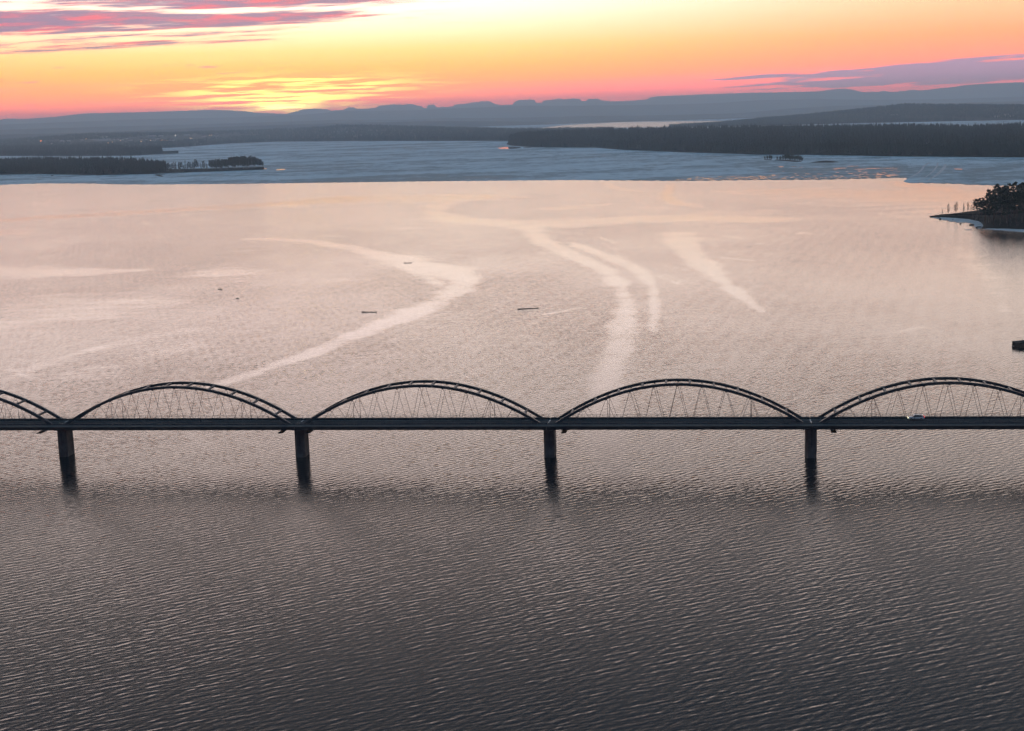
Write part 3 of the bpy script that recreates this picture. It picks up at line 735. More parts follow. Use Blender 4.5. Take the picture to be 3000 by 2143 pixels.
# car
def make_car():
    Lc, Wc = 4.7, 1.84
    o = empty('car'); tag(o, 'white estate car with lit headlights driving over the bridge', 'car')
    # body sections front (-x) to rear: x, half width, bottom, shoulder
    sec = [(-2.35, .62, .42, .62), (-2.28, .78, .30, .76), (-2.0, .88, .22, .86), (-1.3, .92, .20, .98), (-.9, .92, .20, 1.02), (.6, .92, .20, 1.04), (1.6, .92, .22, 1.06), (2.1, .89, .28, 1.04), (2.3, .82, .34, .98), (2.36, .70, .46, .82)]
    V = []; F = []; K = 10
    for x, w, b0, t in sec:
        m_ = (b0+t)/2
        for y, z in ((-w*.80, b0), (-w*.97, b0+.10), (-w, m_), (-w*.95, t-.06), (-w*.80, t), (w*.80, t), (w*.95, t-.06), (w, m_), (w*.97, b0+.10), (w*.80, b0)): V.append((x, y, z))
    for i in range(len(sec)-1):
        for k in range(K): F.append((i*K+k, i*K+(k+1) % K, (i+1)*K+(k+1) % K, (i+1)*K+k))
    F += [tuple(range(K-1, -1, -1)), tuple(range((len(sec)-1)*K, len(sec)*K))]
    body = B().raw(V, F).obj('body', MT['white'], o); smooth_me(body.data)
    # glasshouse
    V = []; F = []
    gs = [(-1.15, .74, 1.0, 1.01), (-.45, .70, 1.0, 1.42), (.2, .70, 1.0, 1.47), (1.4, .69, 1.02, 1.45), (1.95, .68, 1.02, 1.38), (2.2, .70, 1.0, 1.02)]
    for x, w, b0, t in gs:
        f = (t-b0)/.47
        V += [(x, -.80, b0), (x, -.80+.13*f, t), (x, .80-.13*f, t), (x, .80, b0)]
    for i in range(len(gs)-1):
        for k in range(4): F.append((i*4+k, i*4+(k+1) % 4, i*4+4+(k+1) % 4, i*4+4+k))
    F += [(3, 2, 1, 0), (20, 21, 22, 23)]
    B().raw(V, F).obj('window', MT['glass'], o)
    V = []; F = []
    for x, t in ((-.62, 1.35), (-.40, 1.45), (.2, 1.50), (1.4, 1.48), (2.02, 1.40)):
        V += [(x, -.69, t-.015), (x, -.60, t+.025), (x, .60, t+.025), (x, .69, t-.015), (x, .60, t-.03), (x, -.60, t-.03)]
    for i in range(4):
        for k in range(6): F.append((i*6+k, i*6+(k+1) % 6, i*6+6+(k+1) % 6, i*6+6+k))
    F += [(5, 4, 3, 2, 1, 0), (24, 25, 26, 27, 28, 29)]
    rf = B().raw(V, F).obj('roof', MT['white'], o)
    for y in (-.55, .55): B().box((.7, y, 1.545), (1.9, .04, .03)).obj('roof_rail', MT['trim'], rf)
    for s in (-1, 1):
        for (x0, z0, x1, z1) in ((-1.1, 1.0, -.52, 1.41), (.62, 1.0, .60, 1.46), (1.75, 1.02, 1.55, 1.45)):
            B().tube((x0, s*.805, z0), (x1, s*.69, z1), .045, n=5).obj('window_pillar', MT['white'] if x0 < 0 or x0 > 1 else MT['trim'], body)
        for x in (-1.42, 1.40):
            tyre = B().tube((x, s*.72, .33), (x, s*.935, .33), .335, n=20).obj('wheel', MT['rubber'], o)
            B().tube((x, s*.90, .33), (x, s*.945, .33), .22, n=12).obj('rim', MT['alloy'], tyre)
        B().box((-.70, s*1.0, 1.06), (.16, .22, .14)).obj('mirror', MT['white'], o)
        B().box((-2.20, s*.66, .70), (.26, .34, .13)).obj('headlight', MT['head'], o)
        B().box((2.30, s*.70, .92), (.14, .20, .34)).obj('tail_light', MT['tail'], o)
        for x in (-.1, .85): B().box((x, s*.928, .86), (.18, .03, .03)).obj('door_handle', MT['trim'], body)
        B().box((0, s*.905, .27), (2.2, .06, .14)).obj('sill', MT['trim'], body)
    B().box((-2.33, 0, .52), (.06, 1.0, .16)).obj('grille', MT['trim'], o)
    B().box((2.37, 0, .60), (.03, .52, .12)).obj('number_plate', MT['white'], o)
    return o
car = make_car()
def bx_at(px, y, z):                                  # bridge x of a line of sight at a given bridge line
    a, b = -400., 500.
    for _ in range(50):
        m_ = (a+b)/2
        if project(np.array([bw(m_, y, z)]))[0, 0] < px: a = m_
        else: b = m_
    return a
cyy = Y0+1.75
car.location = bw(bx_at(2683, cyy, ZD+.6), cyy, ZD-.02); car.rotation_euler = (0, 0, YAW)

# person walking on the bridge
def make_person():
    o = empty('person'); tag(o, 'person in dark clothes walking along the bridge beside the low barrier', 'person')
    me = bpy.data.meshes.new('body')
    J = [(0, 0, .95), (0, 0, 1.15), (0, .0, 1.38), (0, .0, 1.47), (.02, 0, 1.55), (.03, 0, 1.68),
         (0, -.10, .90), (.14, -.10, .50), (.10, -.10, .09), (.26, -.10, .05), (0, .10, .90), (-.06, .10, .49), (-.30, .10, .12), (-.17, .11, .05),
         (0, -.19, 1.40), (-.08, -.25, 1.14), (.05, -.27, .92), (.09, -.27, .83), (0, .19, 1.40), (.06, .25, 1.14), (.20, .26, .95), (.25, .25, .87)]
    E = [(0, 1), (1, 2), (2, 3), (3, 4), (4, 5), (0, 6), (6, 7), (7, 8), (8, 9), (0, 10), (10, 11), (11, 12), (12, 13), (2, 14), (14, 15), (15, 16), (16, 17), (2, 18), (18, 19), (19, 20), (20, 21)]
    rad = [.15, .15, .15, .065, .085, .09, .10, .065, .05, .04, .10, .065, .05, .04, .075, .05, .042, .035, .075, .05, .042, .035]
    me.from_pydata([Vector(j) for j in J], E, []); b = link('body', me, o, MT['cloth'])
    md = b.modifiers.new('skin', 'SKIN'); sv = me.skin_vertices[0].data
    for i, r in enumerate(rad): sv[i].radius = (r, r*1.05)
    sv[0].use_root = True
    b.modifiers.new('sub', 'SUBSURF').levels = 1; b.modifiers['sub'].render_levels = 1
    hb = bmesh.new(); bmesh.ops.create_icosphere(hb, subdivisions=2, radius=.105)
    for v in hb.verts: v.co = (v.co.x*1.05+.0, v.co.y*.9, v.co.z*1.0+1.68)
    hm = bpy.data.meshes.new('hair'); hb.to_mesh(hm); hb.free(); link('hair', hm, o, MT['hair'])
    return o
per = make_person(); py_ = Y0-1.9
per.location = bw(bx_at(588.5, py_, ZD+.9), py_, ZD-.02); per.rotation_euler = (0, 0, YAW+math.pi)

# ------------------------------------------------------------------ wooded point on the right
def build_point():
    # outline of the dry ground, shore nearest first
    out = [(2722, 638), (2740, 636.5), (2770, 637.5), (2800, 639), (2830, 642), (2858, 648), (2872, 655), (2880, 663), (2872, 669), (2890, 671.5), (2940, 672.5), (3000, 675), (3080, 678), (3300, 682), (3500, 664), (3520, 628), (3300, 606), (3050, 610), (2960, 616), (2900, 622), (2850, 628), (2800, 630), (2750, 631.5)]
    P = np.array([ground(a, b)[:2] for a, b in resample(out+out[:1], 151)[:-1]])
    P += np.stack([wav(np.arange(150)*.9, 0, 31), wav(np.arange(150)*.8, 0, 32)], 1)*1.6
    c = np.array(ground(3150, 640)[:2]); n = len(P); rings = 14; V = []
    def hgt(q, f):
        x = q[:, 0]; k = np.clip(f/.55, 0, 1); h = np.interp(project(np.c_[q, np.zeros(len(q))])[:, 0], [2720, 2760, 2850, 2900, 2960, 3100, 3500], [.0, .9, 2., 3.6, 5.2, 6.5, 5])
        return .35+h*k*k*(3-2*k)+.35*wav(q[:, 0]*.12, q[:, 1]*.12, 33)*np.clip(f*4, 0, 1)
    ax = np.array([ground(a, b)[:2] for a, b in ((2722, 635), (2760, 634), (2850, 640), (2930, 648), (3150, 642))])
    def core(p):                                       # inner line of the point
        best = None
        for i in range(len(ax)-1):
            d = ax[i+1]-ax[i]; t = np.clip(((p-ax[i])@d)/(d@d), 0, 1); q = ax[i]+d*t
            dd = np.linalg.norm(p-q)
            if best is None or dd < best[0]: best = (dd, q)
        return best[1]
    C = np.array([core(p) for p in P])
    for r in range(rings):
        f = r/(rings-1); q = P*(1-f)+C*f
        z = hgt(q, np.full(n, f)) if r else np.full(n, -.5)
        V.append(np.c_[q, z])
    F = []
    for r in range(rings-1):
        for i in range(n): j = (i+1) % n; F.append((r*n+i, r*n+j, (r+1)*n+j, (r+1)*n+i))
    me = smooth_me(mesh_np('point', np.concatenate(V), F)); o = link('wooded_point', me, None, MT['point']); o['kind'] = 'structure'
    bm = bmesh.new(); bm.from_mesh(me); bmesh.ops.remove_doubles(bm, verts=bm.verts, dist=.05); bmesh.ops.recalc_face_normals(bm, faces=bm.faces); bm.to_mesh(me); bm.free(); smooth_me(me)
    from mathutils.bvhtree import BVHTree
    bv = BVHTree.FromObject(o, bpy.context.evaluated_depsgraph_get())
    def z_at(x, y):
        h = bv.ray_cast(Vector((x, y, 50)), Vector((0, 0, -1))); return h[0].z if h[0] else 0.
    # white shelf of shore ice in front
    def shelf(nm, pts, z, seed):
        q = resample(pts+pts[:1], 111)[:-1]; G_ = np.array([ground(a, b)[:2] for a, b in q])
        G_ += np.stack([wav(np.arange(110)*1.3, 0, seed), wav(np.arange(110)*1.1, 0, seed+1)], 1)*np.array([.7, 1.6])
        top = np.c_[G_, np.full(110, z)+.08*wav(np.arange(110)*2., 0, seed+2)]; bot = np.c_[G_, np.full(110, -.3)]
        b = B(); b.raw(np.concatenate([top, bot]), [tuple(range(110))]+[(i, 110+i, 110+(i+1) % 110, (i+1) % 110) for i in range(110)])
        s = b.obj(nm, MT['snow']); s['kind'] = 'structure'
    shelf('shore_ice', [(2732, 638.5), (2745, 641), (2756, 642.5), (2765, 646), (2776, 645.5), (2782, 650), (2800, 650), (2803, 653), (2830, 652.5), (2845, 655), (2855, 658), (2853, 665), (2864, 669), (2868, 671), (2880, 667), (2884, 660), (2868, 650), (2840, 644), (2800, 640), (2760, 638)], .24, 41)
    shelf('shore_ice', [(2878, 672.2), (2900, 670.5), (2940, 671), (3000, 673), (3100, 677), (3300, 680), (3300, 688), (3060, 685), (3000, 681.5), (2950, 677.5), (2910, 674)], .22, 51)
    shelf('shore_ice', [(2826, 674.6), (2836, 673.6), (2848, 673.4), (2840, 674.8)], .12, 61)
    for k, (x, y, r) in enumerate([(2750, 639, .9), (2754, 643.5, 1.0), (2814, 657, .8), (2792, 645, .6), (2846, 660.5, 1.2), (2867, 668, 1.6), (2742, 632.5, .8), (2769, 631, .9)]):
        bm = bmesh.new(); bmesh.ops.create_icosphere(bm, subdivisions=2, radius=1)
        for v in bm.verts:
            s = 1+.22*math.sin(v.co.x*3.1+k)+.15*math.sin(v.co.y*4.3+2*k); v.co = Vector((v.co.x*r*s*1.3, v.co.y*r*s, v.co.z*r*.6*s))
        me = bpy.data.meshes.new('boulder'); bm.to_mesh(me); bm.free(); q = ground(x, y)
        tag(link('boulder', me, None, MT['rock'], (q[0], q[1], max(z_at(q[0], q[1]), .15)+r*.15)), 'dark shore boulder at the tip of the wooded point', 'boulder', 'boulders round the wooded point')
    return z_at
z_point = build_point()

# ---- trees with trunk and crown
def crown_faces(centres, n, size, rnd, flat=.5):
    """leaf clumps: small irregular three sided blades spread in the clump volume"""
    V = []; F = []
    for c, rx, rz in centres:
        for _ in range(n):
            a = rnd.uniform(0, 6.283); u = rnd.uniform(-1, 1); q = rnd.random()**.45
            p = Vector((c[0]+rx*q*math.cos(a)*math.sqrt(1-u*u), c[1]+rx*q*math.sin(a)*math.sqrt(1-u*u), c[2]+rz*q*u))
            d = Vector((rnd.gauss(0, 1), rnd.gauss(0, 1), rnd.gauss(0, flat))).normalized(); e = d.orthogonal().normalized()
            e = Matrix.Rotation(rnd.uniform(0, 6.28), 3, d) @ e; s = size*rnd.uniform(.6, 1.4); k = len(V)
            V += [p-e*s*.5, p+d*s, p+e*s*.5]; F.append((k, k+1, k+2))
    return V, F
def pine(seed, h):
    r = random.Random(seed); t = B(); lean = (r.uniform(-.4, .4), r.uniform(-.4, .4))
    pts = [Vector((lean[0]*f+r.uniform(-.1, .1)*f, lean[1]*f, h*f)) for f in (0, .3, .6, .85, 1.)]; rad = [.26, .2, .15, .08, .03]
    for i in range(4): t.tube(pts[i], pts[i+1], rad[i]*h/18, rad[i+1]*h/18, 6)
    C = []
    base = r.uniform(.38, .55)
    for k in range(11):
        f = base+(1-base)*((k+.5)/11); a = k*2.4+r.uniform(-.5, .5); R_ = h*.17*(1.08-abs(f-.62)*1.5)*r.uniform(.75, 1.2)
        i = min(3, int(f*4)); p0 = pts[0].lerp(pts[4], f); p1 = p0+Vector((math.cos(a)*R_, math.sin(a)*R_, h*.03))
        t.tube(p0, p1, .05*h/18, .02, 4); C.append((p0.lerp(p1, .8), h*.065*r.uniform(.9, 1.3), h*.040*r.uniform(.9, 1.3)))
    C.append((pts[4]+Vector((0, 0, -h*.04)), h*.06, h*.05))
    V, F = crown_faces(C, 60, h*.046, r)
    return t.me('trunk'), B().raw(V, F).me('crown'), 'bark', 'needle'
def spruce(seed, h):
    r = random.Random(seed); t = B().tube((0, 0, 0), (0, 0, h), .2*h/18, .02, 6); C = []
    for k in range(16):
        f = .12+.86*k/16; a = k*2.4; R_ = h*.14*(1-f)+.15
        for q in range(2):
            b = a+q*3.1; C.append((Vector((math.cos(b)*R_*.6, math.sin(b)*R_*.6, h*f)), R_*.75+.1, h*.03))
    V, F = crown_faces(C, 16, h*.030, r); return t.me('trunk'), B().raw(V, F).me('crown'), 'bark', 'needle'
def birch(seed, h, dense=False):
    r = random.Random(seed); t = B(); p = [Vector((r.uniform(-.2, .2)*f, r.uniform(-.2, .2)*f, h*f)) for f in (0, .35, .7, 1.)]
    for i in range(3): t.tube(p[i], p[i+1], (.15, .11, .06, .02)[i]*h/10, (.15, .11, .06, .02)[i+1]*h/10, 6)
    C = []; V = []; F = []
    for k in range(16):
        f = .22+.72*k/16; a = k*2.4+r.uniform(-.4, .4); R_ = h*(.17 if dense else .12)*(1.15-abs(f-.5)*1.2)*r.uniform(.7, 1.2)
        p0 = p[0].lerp(p[3], f); p1 = p0+Vector((math.cos(a)*R_, math.sin(a)*R_, h*.12)); t.tube(p0, p1, .03*h/10, .01, 4)
        C.append((p0.lerp(p1, .75), h*.075 if dense else h*.055, h*.075))
        for q in range(5 if not dense else 0):
            a2 = a+r.uniform(-.9, .9); p2 = p0.lerp(p1, r.uniform(.4, 1.))+Vector((math.cos(a2)*R_*.5, math.sin(a2)*R_*.5, h*r.uniform(.03, .10))); t.tube(p0.lerp(p1, .6), p2, .012*h/10, .006, 3, False)
    V, F = crown_faces(C, 40 if dense else 22, h*(.045 if dense else .036), r, 1.)
    return t.me('trunk'), B().raw(V, F).me('crown'), 'birch', 'alder' if dense else 'twig'
PROTO = {}
def tree(kind, var, h, loc, label, cat, group, name, rz=0.):
    key = (kind, var)
    if key not in PROTO:
        a, b, m0, m1 = dict(pine=lambda: pine(100+var, 18.), spruce=lambda: spruce(200+var, 18.), birch=lambda: birch(300+var, 10.), alder=lambda: birch(400+var, 18., True))[kind]()
        a.materials.append(MT[m0]); b.materials.append(MT[m1]); PROTO[key] = (a, b, 10. if kind == 'birch' else 18.)
    a, b, h0 = PROTO[key]; o = empty(name, loc, rz); s = h/h0
    for nm, me in (('trunk', a), ('crown', b)): c = link(nm, me, o); c.scale = (s, s, s)
    return tag(o, label, cat, group)
# bare birches and a young pine on the low tip
rr = random.Random(3)
for x, y, h, nm in ((2761, 630.8, 4.8, 'birch_tree'), (2778, 630.4, 9.4, 'birch_tree'), (2802, 630.2, 9.8, 'birch_tree'), (2836, 630.4, 9.0, 'birch_tree'), (2845, 629.6, 6.5, 'birch_tree'), (2798, 630.4, 7.5, 'birch_tree')):
    q = ground(x, y+.6); lb = {2761: 'smallest bare birch out at the low tip of the point', 2836: 'narrow bare birch close beside the young pine on the point'}.get(x, 'slender bare birch on the low tip of the wooded point')
    tree('birch', rr.randrange(4), h, (q[0], q[1], z_point(q[0], q[1])-.15), lb, 'birch', None if x in (2761, 2836) else 'bare birches on the low tip', nm, rr.uniform(0, 6))
q = ground(2823, 631); tree('spruce', 0, 9.2, (q[0], q[1], z_point(q[0], q[1])-.15), 'young bushy pine standing alone among the bare birches', 'pine', None, 'young_pine')
# the stand of pines
spots = []
for k in range(1500):
    x = rr.uniform(2852, 3030) if k % 4 else rr.uniform(3030, 3330); y = rr.uniform(612, 669)
    q = ground(x, y); z = z_point(q[0], q[1])
    if z < .9 or len(spots) >= 130: continue
    if any((q[0]-s[0])**2+(q[1]-s[1])**2 < 16 for s in spots): continue
    spots.append((q[0], q[1], z, x))
for x, y, z, px in spots:
    h = np.interp(px, [2852, 2880, 2910, 2950, 3300], [11, 15, 19, 19.5, 19])*rr.uniform(.86, 1.12)
    lb, gp = ('tall dark pine in the dense stand high on the wooded point', 'pines of the stand on the wooded point')
    if px < 2886: lb, gp = ('shorter pine at the edge of the stand next to the bare birches', 'pines at the edge of the stand')
    elif z < 2.6: lb, gp = ('pine low on the slope of the wooded point near the waterline', 'pines low on the slope of the point')
    tree('pine', rr.randrange(7), h, (x, y, z-.2), lb, 'pine', gp, 'pine_tree', rr.uniform(0, 6.28))
for k in range(26):                                    # low brush along the shore of the point
    x = rr.uniform(2850, 3050); y = np.interp(x, [2850, 2880, 2900, 3050], [646, 662, 669, 672])-rr.uniform(.5, 6); q = ground(x, y)
    tree('birch', rr.randrange(4), rr.uniform(3, 6), (q[0], q[1], max(.3, z_point(q[0], q[1]))-.15), 'low bare sapling in the brush along the shore of the wooded point', 'sapling', 'saplings along the shore of the point', 'sapling', rr.uniform(0, 6))

# trees standing apart on the spit of the far headland
for k in range(92):
    u = rr.random()
    if k < 62: px = 615+155*(k+rr.random())/62; h = np.interp(px, [615, 640, 700, 745, 762, 772], [17, 20, 24, 23, 17, 9])*rr.uniform(.92, 1.06); kind = 'alder'
    else: px = 478+134*((k-62+rr.random())/30); h = rr.uniform(13, 21); kind = rr.choice(['alder', 'spruce', 'birch'])
    if 583 < px < 612 and k % 2: h *= .75
    uu = np.interp(px, near_head.px[:, 0], np.arange(near_head.n)); D = np.interp(uu, np.arange(near_head.n), near_head.D)
    P = near_head.at(np.array([uu]), np.array([min(.8, rr.uniform(8, max(10, min(60, D*.7)))/D)]))[0]
    if k < 62: lb, gp = 'leafy rounded tree in the close grove at the end of the spit', 'grove at the end of the spit'
    else: lb, gp = 'thin tree in the broken row between the dense wood and the end grove', 'broken row of trees on the spit'
    tree(kind, rr.randrange(5), h, tuple(P-np.array([0, 0, .4])), lb, 'tree', gp, {'alder': 'alder_tree', 'spruce': 'spruce_tree', 'birch': 'birch_tree'}[kind], rr.uniform(0, 6.28))

# islets on the ice with willow thickets
def islet(pts, h, seed, nm='islet'):
    q = resample([(a, b) for a, b in pts]+[pts[0]], 50)[:-1]; G_ = np.array([ground(a, b)[:2] for a, b in q]); c = G_.mean(0); V = []; F = []; n = len(G_)
    for r in range(6):
        f = r/5.; V += [(*(p*(1-f)+c*f), (.1 if r == 0 else .3)+h*(1-(1-f)**2)) for p in G_]
    for r in range(5): F += [(r*n+i, r*n+(i+1) % n, (r+1)*n+(i+1) % n, (r+1)*n+i) for i in range(n)]
    o = link(nm, smooth_me(mesh_np(nm, V, F)), None, MT['point']); o['kind'] = 'structure'; return c
def shrub(seed):
    r = random.Random(seed); t = B(); C = []
    for k in range(9):
        a = k*.7; p = Vector((math.cos(a)*r.uniform(.5, 2.6), math.sin(a)*r.uniform(.5, 2.6), r.uniform(6, 10))); t.tube((0, 0, 0), p, .10, .03, 4)
        for f in (.55, .8, 1.): C.append((p*f, 1.5, 1.6))
    V, F = crown_faces(C, 34, .55, r, 1.2); return t.me('stems'), B().raw(V, F).me('foliage')
SH = [shrub(k) for k in range(4)]
for a, b in SH: a.materials.append(MT['bark']); b.materials.append(MT['bushes'])
islet([(2266, 470), (2300, 473), (2330, 476), (2352, 475.5), (2350, 473), (2300, 469), (2270, 468)], .8, 1); islet([(2235, 470), (2262, 470.5), (2262, 468), (2238, 468)], .7, 2)
islet([(2372, 477.5), (2400, 477.8), (2440, 477.5), (2462, 476), (2440, 473), (2420, 472.5), (2400, 474)], 2.2, 3)
islet([(452, 514), (470, 518.5), (480, 518), (470, 515), (456, 512)], 1.6, 4); islet([(148, 516.5), (158, 516.5), (156, 514.5), (150, 514.5)], .8, 5); islet([(276, 514.6), (304, 514.6), (304, 513.6), (280, 513.4)], .6, 6)
for i, (x, y, s) in enumerate([(2277, 471, .7), (2286, 472, .85), (2294, 471.5, 1.), (2301, 473, 1.2), (2308, 472, 1.3), (2315, 474, 1.3), (2322, 473, 1.2), (2329, 475, 1.05), (2336, 473.5, 1.1), (2343, 475, 1.15), (2349, 475, .9)]):
    q = ground(x, y); o = empty('willow_shrub', (q[0], q[1], .5), i*1.3); tag(o, 'bushy willow in the larger thicket on the ice', 'shrub', 'larger willow thicket on the ice')
    for nm, me in zip(('stem', 'foliage'), SH[i % 4]): link(nm, me, o).scale = (s, s, s)
for i, (x, y, s) in enumerate([(2241, 469.3, .65), (2248, 469.5, .8), (2255, 469.4, .85), (2260, 469.5, .75)]):
    q = ground(x, y); o = empty('willow_shrub', (q[0], q[1], .5), i*1.9); tag(o, 'low willow in the smaller separate clump on the ice', 'shrub', 'smaller willow clump on the ice')
    for nm, me in zip(('stem', 'foliage'), SH[(i+1) % 4]): link(nm, me, o).scale = (s, s, s)
q = ground(457, 514.5); o = empty('fallen_tree', (q[0], q[1], 1.2)); tag(o, 'dark fallen tree and snag on a rock in the ice', 'fallen tree')
B().tube((0, 0, 0), (22, -10, 1.0), .5, .15, 6).obj('trunk', MT['log'], o); B().tube((3, -1, .2), (-6, 0, 7), .22, .05, 5).tube((5, -2, .4), (1, 1, 6), .2, .05, 5).tube((8, -3, .5), (13, -5, 4), .15, .04, 5).obj('branch', MT['log'], o)

# drift logs and the old timber crib
for i, (x0, y0, x1, y1, lb) in enumerate([(1516, 907, 1577, 903.5, 'longest dark log drifting alone in the open water'), (1059, 915.5, 1105, 915, 'straight dark log drifting under the curved smooth streak'), (1183, 771.5, 1207, 771, 'reddish dark log lying in the curved smooth streak'),
                                       (639, 848.8, 651, 848.5, 'small dark log floating far out on the water'), (692, 875.3, 700, 875, 'tiny dark log end showing above the water')]):
    a, b = ground(x0, y0), ground(x1, y1); L_ = float(np.linalg.norm(b-a)); o = B(); n = 9
    for k in range(n-1):
        f0, f1 = k/(n-1), (k+1)/(n-1); p = lambda f: (L_*(f-.5), .25*math.sin(f*5+i), .10+.04*math.sin(f*7+i))
        o.tube(p(f0), p(f1), .26-.10*f0, .26-.10*f1, 8)
    o.tube((L_*.1, 0, .2), (L_*.16, .3, .6), .09, .03, 5)
    ob = o.obj('drift_log', MT['log'], None, tuple((a+b)/2)); ob.rotation_euler = (0, 0, math.atan2(*(b-a)[1::-1]))
    tag(ob, lb, 'log')
def crib():
    A = ground(2966, 1014.5); A2 = ground(3000, 1021.0)
    o = empty('timber_crib', tuple(A), math.atan2(A2[1]-A[1], A2[0]-A[0])); tag(o, 'old dark timber crib filled with stones standing in the river', 'timber crib')
    r = random.Random(2); LL, WW = 13., 6.
    for c in range(7):
        z = -.35+c*.34
        for y in (.17, WW-.17): B().tube((-.25 if c % 2 else .05, y, z), (LL if c < 6 else 4.6, y+.04, z+.02*c), .19+r.uniform(-.02, .02), n=8).obj('log', MT['timber'], o)
        for x in (.2, 4.4, 8.6, 12.6):
            if c == 6 and x > 5: continue
            B().tube((x, -.25, z+.17), (x, WW+.2, z+.17), .17+r.uniform(-.02, .02), n=8).obj('log', MT['timber'], o)
    b = B(); b.box((2.4, WW/2, .7), (4.1, WW-.8, 2.2)); b.box((8.5, WW/2, .5), (8.0, WW-.8, 1.9)); b.obj('fill', MT['timber'], o)
    for k in range(40):
        x = r.uniform(.5, 12.2); rad = r.uniform(.25, .5); bm = bmesh.new(); bmesh.ops.create_icosphere(bm, subdivisions=1, radius=rad)
        for v in bm.verts: v.co *= r.uniform(.8, 1.15)
        me = bpy.data.meshes.new('stone'); bm.to_mesh(me); bm.free(); link('stone', me, o, MT['rock'], (x, r.uniform(.6, WW-.6), (1.8 if x < 4.5 else 1.45)))
    s = blob((.2, .5), 1.3, .7, .16, 3, 20); B().raw(np.concatenate([s, s-np.array([0, 0, .3])]), [tuple(range(20))]+[(i, 20+i, 20+(i+1) % 20, (i+1) % 20) for i in range(20)]).obj('ice_patch', MT['snow'], o)
crib()

# ------------------------------------------------------------------ far town and houses
def on_far(px, py):                                    # point of the far land under a line of sight
    u = np.interp(px, far_shore.px[:, 0], np.arange(far_shore.n)); vv = np.linspace(.02, .98, 300)
    P = far_shore.at(np.full(300, u), vv); q = project(P); i = int(np.argmin(abs(q[:, 1]-py))); return P[i]
def on_land(land, px, py):
    u = np.interp(px, land.px[:, 0], np.arange(land.n)); vv = np.linspace(.01, .98, 300)
    P = land.at(np.full(300, u), vv); q = project(P); i = int(np.argmin(abs(q[:, 1]-py))); return P[i]
def house(P, w, d, h, wall, roof, label, group, name='house', pitch=.35, rz=0.):
    o = empty(name, (P[0], P[1], P[2]-.6), rz); tag(o, label, 'building', group)
    B().box((0, 0, h/2), (w, d, h)).obj('wall', MT[wall], o)
    e = .6; rh = d*pitch
    B().raw([(-w/2-e, -d/2-e, h), (w/2+e, -d/2-e, h), (w/2+e, d/2+e, h), (-w/2-e, d/2+e, h), (-w/2-e, 0, h+rh), (w/2+e, 0, h+rh)], [(0, 1, 5, 4), (2, 3, 4, 5), (0, 4, 3), (1, 2, 5), (3, 2, 1, 0)]).obj('roof', MT[roof], o)
    return o
for x, y, w in ((449, 402.5, 44), (475, 402.5, 26), (549, 400, 34), (306, 406, 48), (243, 414, 12), (203, 417, 20), (185, 417, 20)):
    house(on_far(x, y), w, 26, 8, 'wall_grey', 'roof_pale', 'pale roofed industrial hall in the hazy town beyond the ice', 'industrial halls of the town', 'industrial_hall', .12, .1)
for x, y in ((416, 411.5), (430, 411), (451, 414), (466, 409), (492, 414), (500, 413), (508, 413.5), (345, 411), (333, 412), (359, 412), (384, 413), (370, 409), (560, 408), (600, 402), (635, 400), (625, 399), (160, 422), (150, 423.5)):
    house(on_far(x, y), rr.uniform(14, 24), 12, 8, 'wall_pale', 'roof_dark', 'small pale house with dark roof in the hazy town', 'houses of the town', 'house', .4, rr.uniform(-.5, .5))
house(on_far(478, 413.5), 40, 16, 7, 'wall_red', 'roof_dark', 'long red building near the brightest light in town', None, 'red_building', .3, .05)
for x, y in ((2618, 452), (2520, 425), (2365, 436), (2200, 428), (2716, 425), (2860, 440), (2645, 388), (2580, 386)):
    house(on_land(pen, x, y), 15, 10, 7, 'wall_pale', 'roof_dark', 'pale house showing between the pines across the ice', 'houses in the pine forest', 'house', .4, rr.uniform(-.5, .5))
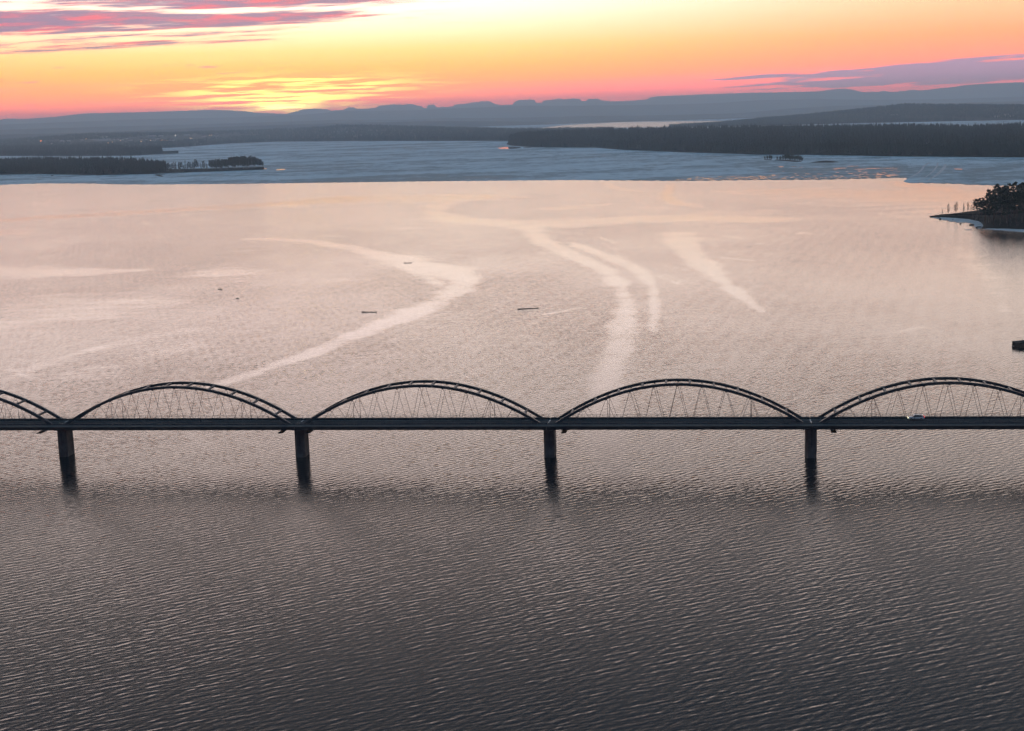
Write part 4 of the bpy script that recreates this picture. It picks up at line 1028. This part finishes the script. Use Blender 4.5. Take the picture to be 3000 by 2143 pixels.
for x, y in ((2966, 344), (2920, 345), (2947, 341)):
    house(on_land(hill, x, y), 26, 12, 9, 'wall_pale', 'roof_dark', 'pale farmhouse by the fields on the hazy slope', 'farmhouses on the slope', 'farmhouse', .4, .2)
def lamp(P, h, r, m_, label, group=None):
    o = empty('floodlight_mast' if h > 20 else 'street_lamp', (P[0], P[1], P[2]-.5)); tag(o, label, 'street lamp', group)
    B().tube((0, 0, 0), (0, 0, h), .25, .15, 6).obj('pole', MT['rail'], o)
    bm = bmesh.new(); bmesh.ops.create_icosphere(bm, subdivisions=2, radius=r)
    me = bpy.data.meshes.new('lamp_head'); bm.to_mesh(me); bm.free(); link('lamp_head', me, o, MT[m_], (0, 0, h))
for x, y in ((255.5, 411), (331, 421), (356.5, 417), (415, 419), (558, 409.5), (563, 409.5), (616, 401), (622, 400.5), (442, 416.5), (319, 423), (477, 416), (493, 415)):
    lamp(on_far(x, y+2), 12, 1.1, 'lamp', 'small warm glowing lamp among the houses of the town', 'glowing lamps of the town')
lamp(on_far(516, 412), 28, 3.0, 'lamp_white', 'brightest white floodlight above the town by the bay')
o_ = on_far(121, 424); lamp(o_, 22, 2.4, 'fire', 'orange glowing light at the edge of the town')
lamp(on_land(pen, 2618, 447), 16, .75, 'lamp', 'single warm lamp glowing in the pine forest across the ice')
# slender mast on the low ridge
P = on_far(857, 381); o = empty('radio_mast', (P[0], P[1], P[2]-1)); tag(o, 'slender lattice radio mast on the wooded ridge', 'mast')
b = B(); hm = 105.
for k in range(3):
    a = k*2.094; b.tube((3*math.cos(a), 3*math.sin(a), 0), (.6*math.cos(a), .6*math.sin(a), hm), .35, .25, 4)
for k in range(18):
    z0, z1 = hm*k/18, hm*(k+1)/18; r0, r1 = 3-2.4*k/18, 3-2.4*(k+1)/18
    for q in range(3): a, c = q*2.094, (q+1)*2.094; b.tube((r0*math.cos(a), r0*math.sin(a), z0), (r1*math.cos(c), r1*math.sin(c), z1), .15, n=3)
b.obj('lattice', MT['rail'], o); B().tube((0, 0, hm), (0, 0, hm+10), .2, .1, 5).obj('antenna', MT['rail'], o)
